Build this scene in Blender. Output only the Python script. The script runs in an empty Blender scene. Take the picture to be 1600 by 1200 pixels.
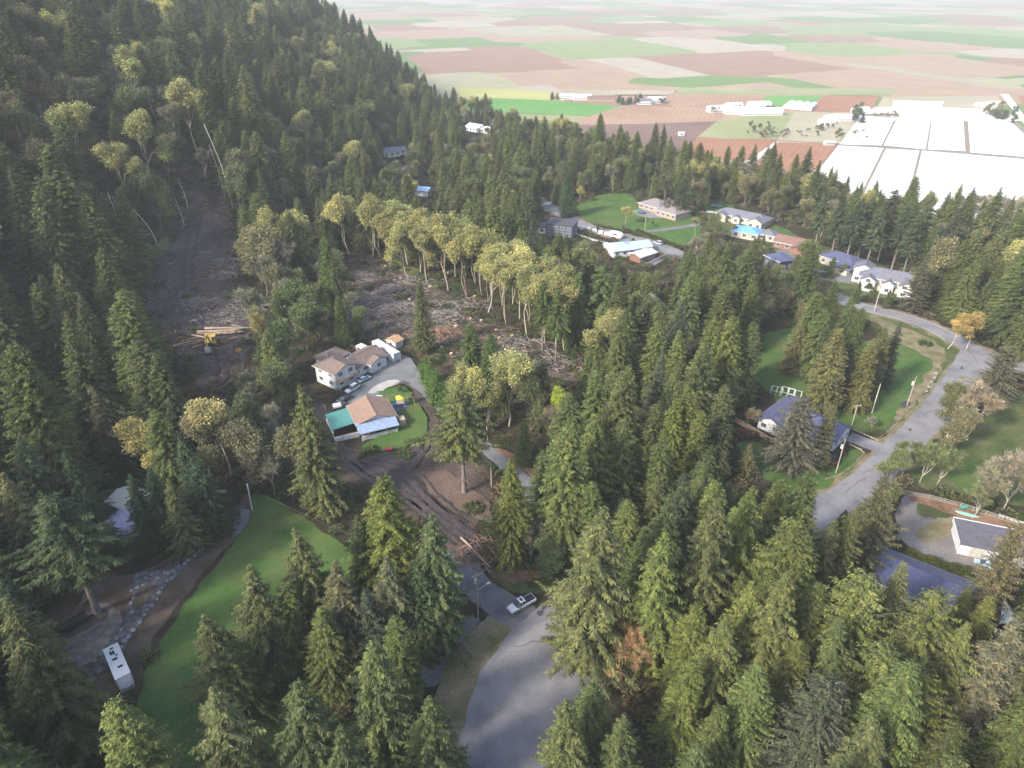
import bpy, math, random
import numpy as np
from mathutils import Vector, Matrix
from mathutils.geometry import delaunay_2d_cdt

# ------------------------------------------------------------------ camera, sky, sun, exposure
scn = bpy.context.scene
C = scn.collection
CAM_H = 105.0
PITCH = math.radians(30.0)          # below the horizon
FPX = 1100.0                        # focal length in pixels of the 1600 px wide photo
cam_d = bpy.data.cameras.new('camera')
cam = bpy.data.objects.new('camera', cam_d); C.objects.link(cam)
cam.location = (0, 0, CAM_H); cam.rotation_euler = (math.pi/2 - PITCH, 0, 0)
cam_d.sensor_width = 36.0; cam_d.lens = 36.0*FPX/1600.0
cam_d.clip_start = 0.5; cam_d.clip_end = 40000
scn.camera = cam

SUN_EL = math.radians(33); SUN_AZ = math.radians(232)   # compass azimuth of the sun (0 = +Y, clockwise)
w = bpy.data.worlds.new('World'); scn.world = w; w.use_nodes = True
nt = w.node_tree; nt.nodes.clear()
sky = nt.nodes.new('ShaderNodeTexSky'); sky.sky_type = 'NISHITA'; sky.sun_disc = False
sky.sun_elevation = SUN_EL; sky.sun_rotation = SUN_AZ; sky.dust_density = 2.5; sky.air_density = 1.1; sky.ozone_density = 1.6
bg = nt.nodes.new('ShaderNodeBackground'); bg.inputs['Strength'].default_value = 0.15
wo = nt.nodes.new('ShaderNodeOutputWorld')
nt.links.new(sky.outputs[0], bg.inputs[0]); nt.links.new(bg.outputs[0], wo.inputs[0])
sun_d = bpy.data.lights.new('sun', 'SUN'); sun_d.energy = 3.0; sun_d.angle = math.radians(7); sun_d.color = (1.0, 0.93, 0.80)
sun = bpy.data.objects.new('sun', sun_d); C.objects.link(sun)
sv = Vector((math.sin(SUN_AZ)*math.cos(SUN_EL), math.cos(SUN_AZ)*math.cos(SUN_EL), math.sin(SUN_EL)))
sun.rotation_euler = sv.to_track_quat('Z', 'Y').to_euler(); sun.location = sv*400
scn.view_settings.view_transform = 'Standard'; scn.view_settings.look = 'None'
scn.view_settings.exposure = 1.25; scn.view_settings.gamma = 1.0
try:
    scn.cycles.volume_bounces = 0; scn.cycles.max_bounces = 5; scn.cycles.diffuse_bounces = 3
    scn.cycles.glossy_bounces = 2; scn.cycles.transmission_bounces = 3
    scn.cycles.use_denoising = True
except Exception: pass

# ------------------------------------------------------------------ terrain
def sstep(a, b, v):
    t = np.clip((v-a)/(b-a), 0, 1); return t*t*(3-2*t)
FOOT_Y = [-400, 100, 200, 300, 450, 700, 1100, 1500, 2600, 5000]
FOOT_X = [-235, -190, -150, -100, -82, -85, -110, -330, -1900, -7000]
FARM_Z = -50.0
def hgt(x, y):
    x = np.asarray(x, float); y = np.asarray(y, float)
    e = .793*(x-115)+.608*(y-428) + 9*np.sin(x*.021+1)+6*np.sin(y*.017)
    z = FARM_Z*sstep(0, 95, e)
    s = np.interp(y, FOOT_Y, FOOT_X) - x
    m = 0.5*(s+np.sqrt(s*s+900))-4.0
    m = np.where(s < -60, 0, np.maximum(m*0.60, 0)*sstep(-60, 0, s))
    m = m + sstep(20, 90, s)*(4*np.sin(x*.031+y*.013)+3.2*np.sin(y*.043-x*.02+2)+9*np.sin(y*.0105+x*.004))
    m = 420*(1-np.exp(-np.maximum(m, 0)/420))
    dip = sstep(-25, -60, y)*0
    return z+m+dip
def h1(x, y): return float(hgt(x, y))
cP, sP = math.cos(PITCH), math.sin(PITCH)
def ray(px, py):
    u = (px-800)/FPX; v = (600-py)/FPX
    d = np.array([u, cP+v*sP, -sP+v*cP]); return d/np.linalg.norm(d)
_T = np.concatenate([np.arange(30, 1500, 1.0), np.geomspace(1500, 30000, 1500)])
def at(px, py, up=0.0):
    """the point where the line of sight through a photo pixel meets the ground raised by up"""
    d = ray(px, py); P = d[None, :]*_T[:, None]; z = P[:, 2]+CAM_H
    f = z-(hgt(P[:, 0], P[:, 1])+up); k = np.argmax(f < 0)
    if f[k] >= 0 or k == 0: k = len(_T)-1
    a, b = _T[k-1], _T[k]; fa, fb = f[k-1], f[k]; t = a+(b-a)*fa/(fa-fb+1e-9)
    return Vector((d[0]*t, d[1]*t, float(hgt(d[0]*t, d[1]*t))))
def proj(x, y, z):
    dz = z-CAM_H; ax = y*cP-dz*sP; up = y*sP+dz*cP
    return 800+FPX*x/np.maximum(ax, 1e-3), 600-FPX*up/np.maximum(ax, 1e-3), ax

# ------------------------------------------------------------------ naming helpers
def tag(o, label=None, cat=None, group=None, kind=None):
    if label: o['label'] = label
    if cat: o['category'] = cat
    if group: o['group'] = group
    if kind: o['kind'] = kind
    return o
def empty(name, loc, rz=0, sc=1.0):
    o = bpy.data.objects.new(name, None); C.objects.link(o)
    o.location = loc; o.rotation_euler = (0, 0, rz); o.scale = (sc, sc, sc) if not hasattr(sc, '__len__') else sc
    o.empty_display_size = 0.3
    return o
def copy_tree(o, parent=None):
    c = o.copy(); C.objects.link(c)
    if parent is not None: c.parent = parent
    for ch in list(o.children): copy_tree(ch, c)
    return c

# ------------------------------------------------------------------ materials
MATS = {}
def newmat(name):
    m = bpy.data.materials.new(name); m.use_nodes = True; n = m.node_tree; n.nodes.clear()
    out = n.nodes.new('ShaderNodeOutputMaterial'); b = n.nodes.new('ShaderNodeBsdfPrincipled')
    n.links.new(b.outputs[0], out.inputs[0]); MATS[name] = m
    return m, n, b
def ramp(n, stops, src):
    r = n.nodes.new('ShaderNodeValToRGB'); e = r.color_ramp.elements
    while len(e) < len(stops): e.new(0.5)
    for k, (p, c) in enumerate(stops): e[k].position = p; e[k].color = (*c, 1)
    n.links.new(src, r.inputs[0]); return r.outputs[0]
def noise(n, scale, detail=4, rough=.55, coord='Position', dist=0.0, stretch=None):
    if coord == 'Position': s = n.nodes.new('ShaderNodeNewGeometry').outputs['Position']
    else: s = n.nodes.new('ShaderNodeTexCoord').outputs[coord]
    if stretch:
        mp = n.nodes.new('ShaderNodeMapping'); mp.inputs['Scale'].default_value = stretch[0]
        mp.inputs['Rotation'].default_value = (0, 0, stretch[1]); n.links.new(s, mp.inputs[0]); s = mp.outputs[0]
    t = n.nodes.new('ShaderNodeTexNoise'); t.inputs['Scale'].default_value = scale
    t.inputs['Detail'].default_value = detail; t.inputs['Roughness'].default_value = rough; t.inputs['Distortion'].default_value = dist
    n.links.new(s, t.inputs['Vector']); return t.outputs['Fac']
def mixc(n, f, a, b, mode='MIX'):
    m = n.nodes.new('ShaderNodeMix'); m.data_type = 'RGBA'; m.blend_type = mode
    for i, v in ((0, f), (6, a), (7, b)):
        if isinstance(v, (int, float)): m.inputs[i].default_value = v
        elif isinstance(v, tuple): m.inputs[i].default_value = (*v, 1)
        else: n.links.new(v, m.inputs[i])
    return m.outputs[2]
def bump(n, b, src, strength, dist):
    bp = n.nodes.new('ShaderNodeBump'); bp.inputs['Strength'].default_value = strength; bp.inputs['Distance'].default_value = dist
    n.links.new(src, bp.inputs['Height']); n.links.new(bp.outputs[0], b.inputs['Normal'])
def mat_ground(name, c1, c2, c3, s1=.25, s2=2.2, bs=.6, bd=.25, rough=.95, stretch=None, grain=.8):
    """three-tone natural surface: broad patches (s1) and fine grain (s2)"""
    m, n, b = newmat(name)
    big = noise(n, s1, 5, .6, stretch=stretch); fine = noise(n, s2, 6, .7)
    col = ramp(n, [(.32, c1), (.5, c2), (.68, c3)], big)
    fr = ramp(n, [(.25, (.55, .55, .55)), (.75, (1.45, 1.45, 1.45))], fine)
    n.links.new(mixc(n, grain, col, fr, 'MULTIPLY'), b.inputs['Base Color'])
    b.inputs['Roughness'].default_value = rough; b.inputs['Specular IOR Level'].default_value = .2
    bump(n, b, fine, bs, bd); return m
def mat_plain(name, col, rough=.6, var=.12, s=1.5, metal=0.0, spec=.4, coord='Object'):
    m, n, b = newmat(name)
    f = noise(n, s, 4, .6, coord)
    lo = tuple(max(0, c*(1-var)) for c in col); hi = tuple(min(1, c*(1+var)) for c in col)
    n.links.new(ramp(n, [(.3, lo), (.7, hi)], f), b.inputs['Base Color'])
    b.inputs['Roughness'].default_value = rough; b.inputs['Metallic'].default_value = metal; b.inputs['Specular IOR Level'].default_value = spec
    return m
def mat_lines(name, col, col2, freq, axis='X', rough=.7, sharp=(.42, .58), bd=.03, spec=.3, metal=0.0, coord='Object', rz=0.0):
    """boards, shingle courses or metal ribs: bands along an axis of the object"""
    m, n, b = newmat(name)
    s = n.nodes.new('ShaderNodeTexCoord').outputs[coord]
    wv = n.nodes.new('ShaderNodeTexWave'); wv.bands_direction = axis; wv.inputs['Scale'].default_value = freq
    wv.inputs['Distortion'].default_value = .4; wv.inputs['Detail'].default_value = 2
    if rz:
        mp = n.nodes.new('ShaderNodeMapping'); mp.inputs['Rotation'].default_value = (0, 0, rz); n.links.new(s, mp.inputs[0]); s = mp.outputs[0]
    n.links.new(s, wv.inputs[0])
    f = noise(n, 1.1, 5, .65, coord)
    a = ramp(n, [(sharp[0], col2), (sharp[1], col)], wv.outputs['Fac'])
    fr = ramp(n, [(.3, (.72, .72, .74)), (.7, (1.2, 1.18, 1.15))], f)
    n.links.new(mixc(n, .9, a, fr, 'MULTIPLY'), b.inputs['Base Color'])
    b.inputs['Roughness'].default_value = rough; b.inputs['Specular IOR Level'].default_value = spec; b.inputs['Metallic'].default_value = metal
    bump(n, b, wv.outputs['Fac'], .5, bd); return m
def mat_leaf(name, trans=.22):
    """foliage: the tint comes from the tree, varied clump by clump"""
    m, n, b = newmat(name)
    at_ = n.nodes.new('ShaderNodeAttribute'); at_.attribute_type = 'INSTANCER'; at_.attribute_name = 'tint'
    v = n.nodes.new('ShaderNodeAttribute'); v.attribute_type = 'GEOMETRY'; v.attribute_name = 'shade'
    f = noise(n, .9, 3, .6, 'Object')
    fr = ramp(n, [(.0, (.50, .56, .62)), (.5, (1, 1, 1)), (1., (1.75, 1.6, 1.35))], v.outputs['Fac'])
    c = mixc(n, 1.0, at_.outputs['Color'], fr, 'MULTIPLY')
    fr2 = ramp(n, [(.3, (.7, .78, .85)), (.7, (1.28, 1.2, 1.05))], f)
    c = mixc(n, .9, c, fr2, 'MULTIPLY')
    b.inputs['Roughness'].default_value = .75; b.inputs['Specular IOR Level'].default_value = .15
    n.links.new(c, b.inputs['Base Color'])
    tr = n.nodes.new('ShaderNodeBsdfTranslucent'); n.links.new(c, tr.inputs[0])
    mx = n.nodes.new('ShaderNodeMixShader'); mx.inputs[0].default_value = trans
    n.links.new(b.outputs[0], mx.inputs[1]); n.links.new(tr.outputs[0], mx.inputs[2])
    n.links.new(mx.outputs[0], n.nodes['Material Output'].inputs[0])
    return m
LEAF = mat_leaf('foliage'); 
def mat_bark(name, a, c):
    m, n, b = newmat(name)
    f = noise(n, 2.0, 5, .7, 'Object', stretch=((2.5, 2.5, .5), 0))
    n.links.new(ramp(n, [(.3, a), (.7, c)], f), b.inputs['Base Color']); b.inputs['Roughness'].default_value = .9
    return m
BARK_F = mat_bark('fir_bark', (.13, .11, .095), (.30, .26, .23))
BARK_M = mat_bark('maple_bark', (.34, .29, .21), (.62, .55, .43))
BARK_P = mat_bark('pale_bark', (.34, .31, .26), (.66, .63, .56))
BARK_C = mat_bark('cedar_bark', (.16, .10, .07), (.32, .22, .16))

# ------------------------------------------------------------------ mesh builder
class MB:
    def __init__(s): s.v = []; s.f = []; s.m = []; s.cur = 0; s.smooth = False
    def add(s, vs, fs):
        b = len(s.v); s.v += [tuple(v) for v in vs]; s.f += [tuple(b+i for i in f) for f in fs]; s.m += [s.cur]*len(fs); return s
    def box(s, x0, y0, z0, x1, y1, z1):
        return s.add([(x0,y0,z0),(x1,y0,z0),(x1,y1,z0),(x0,y1,z0),(x0,y0,z1),(x1,y0,z1),(x1,y1,z1),(x0,y1,z1)],
              [(0,3,2,1),(4,5,6,7),(0,1,5,4),(1,2,6,5),(2,3,7,6),(3,0,4,7)])
    def tube(s, pts, r, n=8, cap=True):
        pts = [Vector(p) for p in pts]; rs = [float(q) for q in r] if hasattr(r, '__len__') else [r]*len(pts); vs = []; fs = []
        for i, p in enumerate(pts):
            t = (pts[min(i+1, len(pts)-1)]-pts[max(i-1, 0)]).normalized()
            a = t.cross(Vector((0, 0, 1)) if abs(t.z) < .9 else Vector((1, 0, 0))).normalized(); b = t.cross(a)
            for k in range(n):
                q = 2*math.pi*k/n; vs.append(p+rs[i]*(math.cos(q)*a+math.sin(q)*b))
        for i in range(len(pts)-1):
            for k in range(n):
                k2 = (k+1) % n; fs.append((i*n+k, i*n+k2, (i+1)*n+k2, (i+1)*n+k))
        if cap: fs += [tuple(range(n))[::-1], tuple((len(pts)-1)*n+k for k in range(n))]
        return s.add(vs, fs)
    def prism(s, poly, y0, y1, axis='y'):
        """polygon in x,z swept along y"""
        n = len(poly)
        if axis == 'y': vs = [(x, y0, z) for x, z in poly]+[(x, y1, z) for x, z in poly]
        elif axis == 'x': vs = [(y0, x, z) for x, z in poly]+[(y1, x, z) for x, z in poly]
        else: vs = [(x, z, y0) for x, z in poly]+[(x, z, y1) for x, z in poly]
        return s.add(vs, [tuple(range(n)), tuple(range(2*n-1, n-1, -1))]+[(i, i+n, (i+1) % n+n, (i+1) % n) for i in range(n)])
    def build(s, name, mat=None, parent=None, mats=None, bevel=0, smooth=False):
        me = bpy.data.meshes.new(name); me.from_pydata(s.v, [], s.f); me.update()
        for m in (mats or [mat]):
            if m: me.materials.append(m)
        if mats: me.polygons.foreach_set('material_index', s.m)
        if smooth or s.smooth: me.polygons.foreach_set('use_smooth', [True]*len(me.polygons))
        import bmesh
        bm = bmesh.new(); bm.from_mesh(me); bmesh.ops.recalc_face_normals(bm, faces=bm.faces)
        if bevel:
            bmesh.ops.remove_doubles(bm, verts=bm.verts, dist=1e-4)
            ed = [e for e in bm.edges if len(e.link_faces) == 2 and e.calc_face_angle(0) > .5]
            bmesh.ops.bevel(bm, geom=ed, offset=bevel, segments=2, profile=.5, affect='EDGES', clamp_overlap=True)
        bm.to_mesh(me); bm.free()
        o = bpy.data.objects.new(name, me); C.objects.link(o)
        if parent is not None: o.parent = parent
        return o
def np_mesh(name, V, F, mat, shade=None, smooth=False):
    """V (n,3); F (m,3) or (m,4)"""
    me = bpy.data.meshes.new(name); k = F.shape[1]
    me.vertices.add(len(V)); me.vertices.foreach_set('co', V.astype(np.float32).ravel())
    me.loops.add(F.size); me.loops.foreach_set('vertex_index', F.astype(np.int32).ravel())
    me.polygons.add(len(F)); me.polygons.foreach_set('loop_start', np.arange(0, F.size, k, dtype=np.int32))
    me.polygons.foreach_set('loop_total', np.full(len(F), k, np.int32))
    if smooth: me.polygons.foreach_set('use_smooth', np.ones(len(F), bool))
    me.materials.append(mat); me.update(calc_edges=True); me.validate()
    if shade is not None:
        a = me.attributes.new('shade', 'FLOAT', 'FACE'); a.data.foreach_set('value', shade.astype(np.float32))
    return me
# ------------------------------------------------------------------ ground sheet and surfaces
def inpoly(px, py, poly):
    px = np.asarray(px, float); py = np.asarray(py, float); r = np.zeros(px.shape, bool); n = len(poly)
    for i in range(n):
        x1, y1 = poly[i]; x2, y2 = poly[(i+1) % n]
        if y1 == y2: continue
        c = ((y1 > py) != (y2 > py)) & (px < (x2-x1)*(py-y1)/(y2-y1)+x1); r ^= c
    return r
G_FLOOR = mat_ground('forest_floor', (.022, .028, .014), (.045, .04, .026), (.075, .062, .045), .12, 1.4, .9, .5)
def axis(lo, hi, step, far_lo, far_hi):
    a = np.arange(lo, hi+.1, step); l = lo-np.geomspace(step, lo-far_lo, 26); r = hi+np.geomspace(step, far_hi-hi, 30)
    return np.concatenate([l[::-1], a, r])
gx = axis(-420, 330, 3.0, -16000, 16000); gy = axis(0, 760, 3.0, -2500, 17000)
X, Y = np.meshgrid(gx, gy); Z = hgt(X, Y)
V = np.stack([X.ravel(), Y.ravel(), Z.ravel()], 1)
nx, ny = len(gx), len(gy)
ii = (np.arange(ny-1)[:, None]*nx+np.arange(nx-1)[None, :]).ravel()
F = np.stack([ii, ii+1, ii+1+nx, ii+nx], 1)
# far farmland colour comes from the land use, the plateau and the mountain are forest floor
mg, n_, b_ = newmat('ground')
att = n_.nodes.new('ShaderNodeAttribute'); att.attribute_name = 'farm'
f1 = noise(n_, .12, 5, .6); f2 = noise(n_, 1.4, 6, .7)
fl = ramp(n_, [(.32, (.022, .028, .014)), (.5, (.045, .038, .024)), (.68, (.08, .066, .048))], f1)
fl = mixc(n_, .8, fl, ramp(n_, [(.25, (.5, .5, .5)), (.75, (1.5, 1.5, 1.5))], f2), 'MULTIPLY')
geo = n_.nodes.new('ShaderNodeNewGeometry')
mp = n_.nodes.new('ShaderNodeMapping'); mp.inputs['Scale'].default_value = (.0022, .0016, .002); mp.inputs['Rotation'].default_value = (0, 0, -.35)
n_.links.new(geo.outputs['Position'], mp.inputs[0])
vo = n_.nodes.new('ShaderNodeTexVoronoi'); vo.distance = 'CHEBYCHEV'; vo.inputs['Scale'].default_value = 1.6; vo.inputs['Randomness'].default_value = .75
n_.links.new(mp.outputs[0], vo.inputs['Vector'])
sep = n_.nodes.new('ShaderNodeSeparateColor'); n_.links.new(vo.outputs['Color'], sep.inputs[0])
fc = ramp(n_, [(.0, (.30, .19, .13)), (.22, (.38, .27, .19)), (.4, (.15, .24, .08)), (.58, (.36, .34, .22)), (.75, (.24, .30, .13)), (.9, (.42, .36, .28))], sep.outputs[0])
n_.nodes[-1].color_ramp.interpolation = 'CONSTANT'
f3 = noise(n_, .02, 6, .65)
fc = mixc(n_, .7, fc, ramp(n_, [(.3, (.8, .8, .8)), (.7, (1.15, 1.15, 1.15))], f3), 'MULTIPLY')
n_.links.new(mixc(n_, att.outputs['Fac'], fl, fc), b_.inputs['Base Color']); b_.inputs['Roughness'].default_value = 1; b_.inputs['Specular IOR Level'].default_value = .1
bump(n_, b_, f2, .7, .4)
me = np_mesh('ground', V, F, mg, smooth=True)
e_ = .793*(V[:, 0]-115)+.608*(V[:, 1]-428)+9*np.sin(V[:, 0]*.021+1)+6*np.sin(V[:, 1]*.017)
s_ = np.interp(V[:, 1], FOOT_Y, FOOT_X)-V[:, 0]
fa = sstep(95, 115, e_)*sstep(15, -5, s_)
a_ = me.attributes.new('farm', 'FLOAT', 'POINT'); a_.data.foreach_set('value', fa.astype(np.float32))
o = bpy.data.objects.new('ground', me); C.objects.link(o); tag(o, kind='structure')

_rng = np.random.default_rng(5)
def world_poly(pix): return [tuple(at(px, py)[:2]) for px, py in pix]
def drape(name, poly, mat, off=.02, cell=2.5, jit=.5, dens=1.6, parent=None, kind='structure', relief=0.0, smooth_it=2):
    """a natural outline laid over the terrain as its own sheet"""
    P = [np.array(p, float) for p in poly]
    for _ in range(smooth_it if jit > 0 else 0):   # Chaikin rounding
        Q = []
        for i in range(len(P)):
            a, b = P[i], P[(i+1) % len(P)]; Q += [a*.85+b*.15, a*.15+b*.85]
        P = Q
    B = []
    for i in range(len(P)):
        a, b = P[i], P[(i+1) % len(P)]; L = np.linalg.norm(b-a); n = max(1, int(L/dens))
        if L < .15: continue
        for k in range(n): B.append(a+(b-a)*k/n)
    B = [p+_rng.normal(0, jit, 2)*.6 + jit*np.array([math.sin(p[1]*.9), math.sin(p[0]*.8+1)]) for p in B] if jit else B
    B = np.array(B); lo, hi = B.min(0), B.max(0)
    xs = np.arange(lo[0], hi[0], cell); ys = np.arange(lo[1], hi[1], cell)
    GX, GY = np.meshgrid(xs, ys); pts = np.stack([GX.ravel(), GY.ravel()], 1)+_rng.normal(0, cell*.12, (GX.size, 2))
    ins = inpoly(pts[:, 0], pts[:, 1], [tuple(b) for b in B]); pts = pts[ins]
    if len(pts) < 8000:
        d = np.min(((pts[:, None, :]-B[None, :, :])**2).sum(2), 1) if len(pts) else np.zeros(0); pts = pts[d > (cell*.35)**2]
    n = len(B); vin = [Vector(b) for b in B]+[Vector(p) for p in pts]
    vo, ed, fs, *_ = delaunay_2d_cdt(vin, [(i, (i+1) % n) for i in range(n)], [], 2 if False else 0, 1e-4)
    vo = np.array([(v.x, v.y) for v in vo]); fs = [f for f in fs if len(f) >= 3]
    cen = np.array([vo[list(f)].mean(0) for f in fs]); ok = inpoly(cen[:, 0], cen[:, 1], [tuple(b) for b in B])
    Fk = np.array([f for f, k in zip(fs, ok) if k], int)
    z = hgt(vo[:, 0], vo[:, 1])+off
    if relief:
        z = z+relief*(np.sin(vo[:, 0]*.55+vo[:, 1]*.2)*np.sin(vo[:, 1]*.47)+.6*np.sin(vo[:, 0]*1.3)*np.sin(vo[:, 1]*1.1+1)+1.0)*.5
    a, b, c = vo[Fk[:, 0]], vo[Fk[:, 1]], vo[Fk[:, 2]]
    cr = (b[:, 0]-a[:, 0])*(c[:, 1]-a[:, 1])-(b[:, 1]-a[:, 1])*(c[:, 0]-a[:, 0])
    Fk[cr < 0] = Fk[cr < 0][:, ::-1]
    V = np.column_stack([vo, z]); me = np_mesh(name, V, Fk, mat, smooth=True)
    o = bpy.data.objects.new(name, me); C.objects.link(o)
    if kind: tag(o, kind=kind)
    if parent is not None: o.parent = parent
    return o
def strip(line, width):
    """polygon round a centreline (world points) of a given width"""
    P = [np.array(p[:2], float) for p in line]
    for _ in range(2):
        Q = [P[0]]
        for i in range(len(P)-1): Q += [P[i]*.75+P[i+1]*.25, P[i]*.25+P[i+1]*.75]
        Q.append(P[-1]); P = Q
    L, R = [], []
    for i, p in enumerate(P):
        t = P[min(i+1, len(P)-1)]-P[max(i-1, 0)]; t /= np.linalg.norm(t)+1e-9; nn = np.array([-t[1], t[0]])
        wd = width if not hasattr(width, '__len__') else np.interp(i/(len(P)-1), np.linspace(0, 1, len(width)), width)
        L.append(tuple(p+nn*wd/2)); R.append(tuple(p-nn*wd/2))
    return L+R[::-1]
def road(name, pix, width, mat, off=.05, jit=.12, **k):
    return drape(name, strip([at(*p) for p in pix], width), mat, off, cell=3, jit=jit, dens=2, smooth_it=0, **k)

M_SOIL = mat_ground('tilled_soil', (.06, .043, .036), (.10, .073, .06), (.14, .104, .086), .16, 1.5, 1.0, .45, stretch=((1, .45, 1), .5))
M_SOILR = mat_ground('brown_soil', (.105, .073, .058), (.145, .10, .08), (.18, .13, .10), .22, 1.9, .9, .3, stretch=((1, .4, 1), .6))
M_MUD = mat_ground('wet_mud', (.05, .038, .038), (.082, .063, .062), (.12, .095, .092), .13, 1.1, 1.0, .4, rough=.85, stretch=((1, .35, 1), .3))
M_DEBRIS = mat_ground('brush_soil', (.045, .042, .028), (.085, .07, .055), (.13, .105, .088), .2, 1.3, 1.0, .6)
M_GRASS = mat_ground('mown_grass', (.045, .10, .022), (.068, .132, .03), (.105, .15, .048), .13, 2.5, .6, .15)
_n = M_GRASS.node_tree; _g = _n.nodes.new('ShaderNodeNewGeometry'); _w = _n.nodes.new('ShaderNodeTexWave'); _w.inputs['Scale'].default_value = .16; _w.inputs['Distortion'].default_value = 1.2
_mp = _n.nodes.new('ShaderNodeMapping'); _mp.inputs['Rotation'].default_value = (0, 0, .9); _n.links.new(_g.outputs['Position'], _mp.inputs[0]); _n.links.new(_mp.outputs[0], _w.inputs[0])
_b = _n.nodes['Principled BSDF']; _s = _b.inputs['Base Color'].links[0].from_socket
_p = noise(_n, .06, 4, .7); _dry = mixc(_n, ramp(_n, [(.5, (0, 0, 0)), (.68, (.6, .6, .6))], _p), _s, (.13, .125, .05))
_n.links.new(mixc(_n, .8, _dry, ramp(_n, [(.2, (.96, .965, .96)), (.8, (1.04, 1.035, 1.03))], _w.outputs['Fac']), 'MULTIPLY'), _b.inputs['Base Color'])
M_GRASSD = mat_ground('rough_grass', (.05, .075, .024), (.085, .105, .036), (.13, .13, .06), .16, 2.0, .8, .25)
M_DRYG = mat_ground('dry_grass', (.12, .12, .05), (.20, .17, .10), (.28, .225, .15), .2, 2.0, .8, .25)
M_GRAVEL = mat_ground('gravel', (.135, .14, .15), (.18, .183, .19), (.225, .22, .22), .14, 4.0, .6, .08)
M_ASPH = mat_ground('asphalt', (.165, .16, .175), (.225, .215, .23), (.27, .26, .265), .16, 3.0, .3, .02, rough=.9, grain=.3)
M_CONC = mat_plain('concrete', (.42, .40, .37), .85, .15, .6, coord='Object')
M_ROCK = mat_ground('path_stones', (.07, .07, .08), (.13, .13, .15), (.24, .235, .25), .9, 3.5, 1.0, .3)
M_MULCH = mat_ground('bark_mulch', (.075, .055, .042), (.12, .088, .066), (.16, .12, .09), .25, 2.4, .9, .25)
M_ORANGE = mat_ground('orange_bank', (.16, .10, .07), (.26, .15, .095), (.33, .20, .13), .35, 1.8, .9, .3)
M_DARKP = mat_ground('tar_patch', (.05, .05, .055), (.07, .07, .075), (.095, .095, .10), .6, 4, .3, .03)

OPEN_PIX = {
 'soil': [(462,600),(482,606),(500,622),(520,655),(535,693),(560,705),(622,705),(664,684),(672,652),(655,618),(640,604),(660,610),(688,648),(725,690),(768,728),(775,762),(760,800),(740,830),(775,858),(760,885),(725,880),(690,855),(645,825),(600,790),(560,770),(515,740),(490,700),(474,655)],
 'clearing_left': [(228,470),(238,420),(262,385),(288,330),(303,285),(325,285),(345,300),(362,330),(366,390),(385,440),(400,470),(392,520),(385,570),(350,612),(310,606),(290,570),(262,528),(240,500)],
 'clearing_mid': [(536,408),(570,400),(610,402),(650,425),(700,462),(750,498),(800,508),(840,545),(900,570),(930,592),(880,596),(820,572),(770,545),(720,560),(700,575),(660,548),(600,535),(560,528),(543,480)],
 'lawn_left': [(392,768),(418,775),(460,800),(505,830),(545,858),(600,900),(560,1000),(480,1150),(430,1230),(190,1230),(222,1060),(262,985),(310,915),(352,868),(380,815)],
 'lawn_house': [(578,620),(605,608),(628,604),(641,612),(655,632),(668,655),(668,674),(655,690),(628,701),(590,708),(560,702),(600,680),(615,660)],
 'yard': [(528,640),(548,606),(590,585),(604,566),(612,548),(640,560),(652,576),(664,600),(690,626),(720,656),(760,690),(800,722),(838,755),(858,785),(852,806),(836,800),(812,770),(775,728),(735,694),(700,664),(672,632),(652,612),(630,600),(604,604),(590,614),(600,650),(560,660)],
 'culdesac': [(700,1230),(745,1060),(768,1025),(800,985),(830,958),(862,934),(900,915),(960,925),(985,960),(960,1060),(900,1150),(840,1230)],
 'gravel_lot': [(640,1075),(662,1000),(676,980),(712,966),(748,966),(749,974),(722,1005),(700,1035),(680,1075)],
 'lawn_centre': [(1195,520),(1240,512),(1290,560),(1290,610),(1262,650),(1225,640),(1200,610),(1168,600),(1185,560)],
 'lawn_east': [(1290,560),(1390,520),(1440,540),(1475,555),(1462,575),(1430,610),(1400,650),(1378,680),(1330,672),(1290,665),(1262,650),(1290,610)],
 'lawn_fence': [(1150,690),(1185,690),(1260,722),(1300,742),(1330,700),(1355,710),(1330,740),(1295,770),(1240,772),(1170,735)],
 'verge': [(1345,480),(1400,500),(1460,520),(1500,545),(1495,580),(1462,625),(1420,672),(1392,700),(1352,690),(1378,680),(1430,610),(1475,560),(1440,535),(1390,515),(1350,500)],
 'far_lawn': [(900,320),(940,303),(985,302),(1000,318),(1055,330),(1095,338),(1100,375),(1060,388),(1030,378),(985,360),(935,352),(905,340)],
 'far_lawn_east': [(1100,322),(1120,314),(1150,322),(1140,338),(1110,340)],
 'estate': [(1110,335),(1150,325),(1200,345),(1250,370),(1290,385),(1340,400),(1420,430),(1425,462),(1330,470),(1290,430),(1240,430),(1205,385),(1150,372),(1110,358)],
 'meadow': [(1440,700),(1480,690),(1530,650),(1570,620),(1640,600),(1640,800),(1500,770),(1430,760),(1410,735)],
 'lot': [(1408,772),(1440,772),(1500,790),(1640,830),(1640,900),(1540,895),(1480,880),(1420,858),(1395,830)],
 'lawn_blue': [(1385,868),(1420,862),(1480,885),(1550,905),(1560,925),(1500,935),(1430,915),(1385,900)],
 'hut_ground': [(150,770),(200,760),(240,800),(235,850),(200,880),(150,860)],
 'park_bottom': [(60,960),(120,940),(160,880),(240,880),(330,850),(392,800),(385,830),(330,890),(280,950),(235,1010),(200,1080),(60,1100),(40,1010)],
}
OPEN = {k: world_poly(v) for k, v in OPEN_PIX.items()}
drape('bare_soil', OPEN['soil'], M_SOIL, .03, relief=.27)
drape('muddy_clearing', OPEN['clearing_left'], M_MUD, .03, relief=.5)
drape('brush_clearing', OPEN['clearing_mid'], M_DEBRIS, .03, relief=.5)
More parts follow.
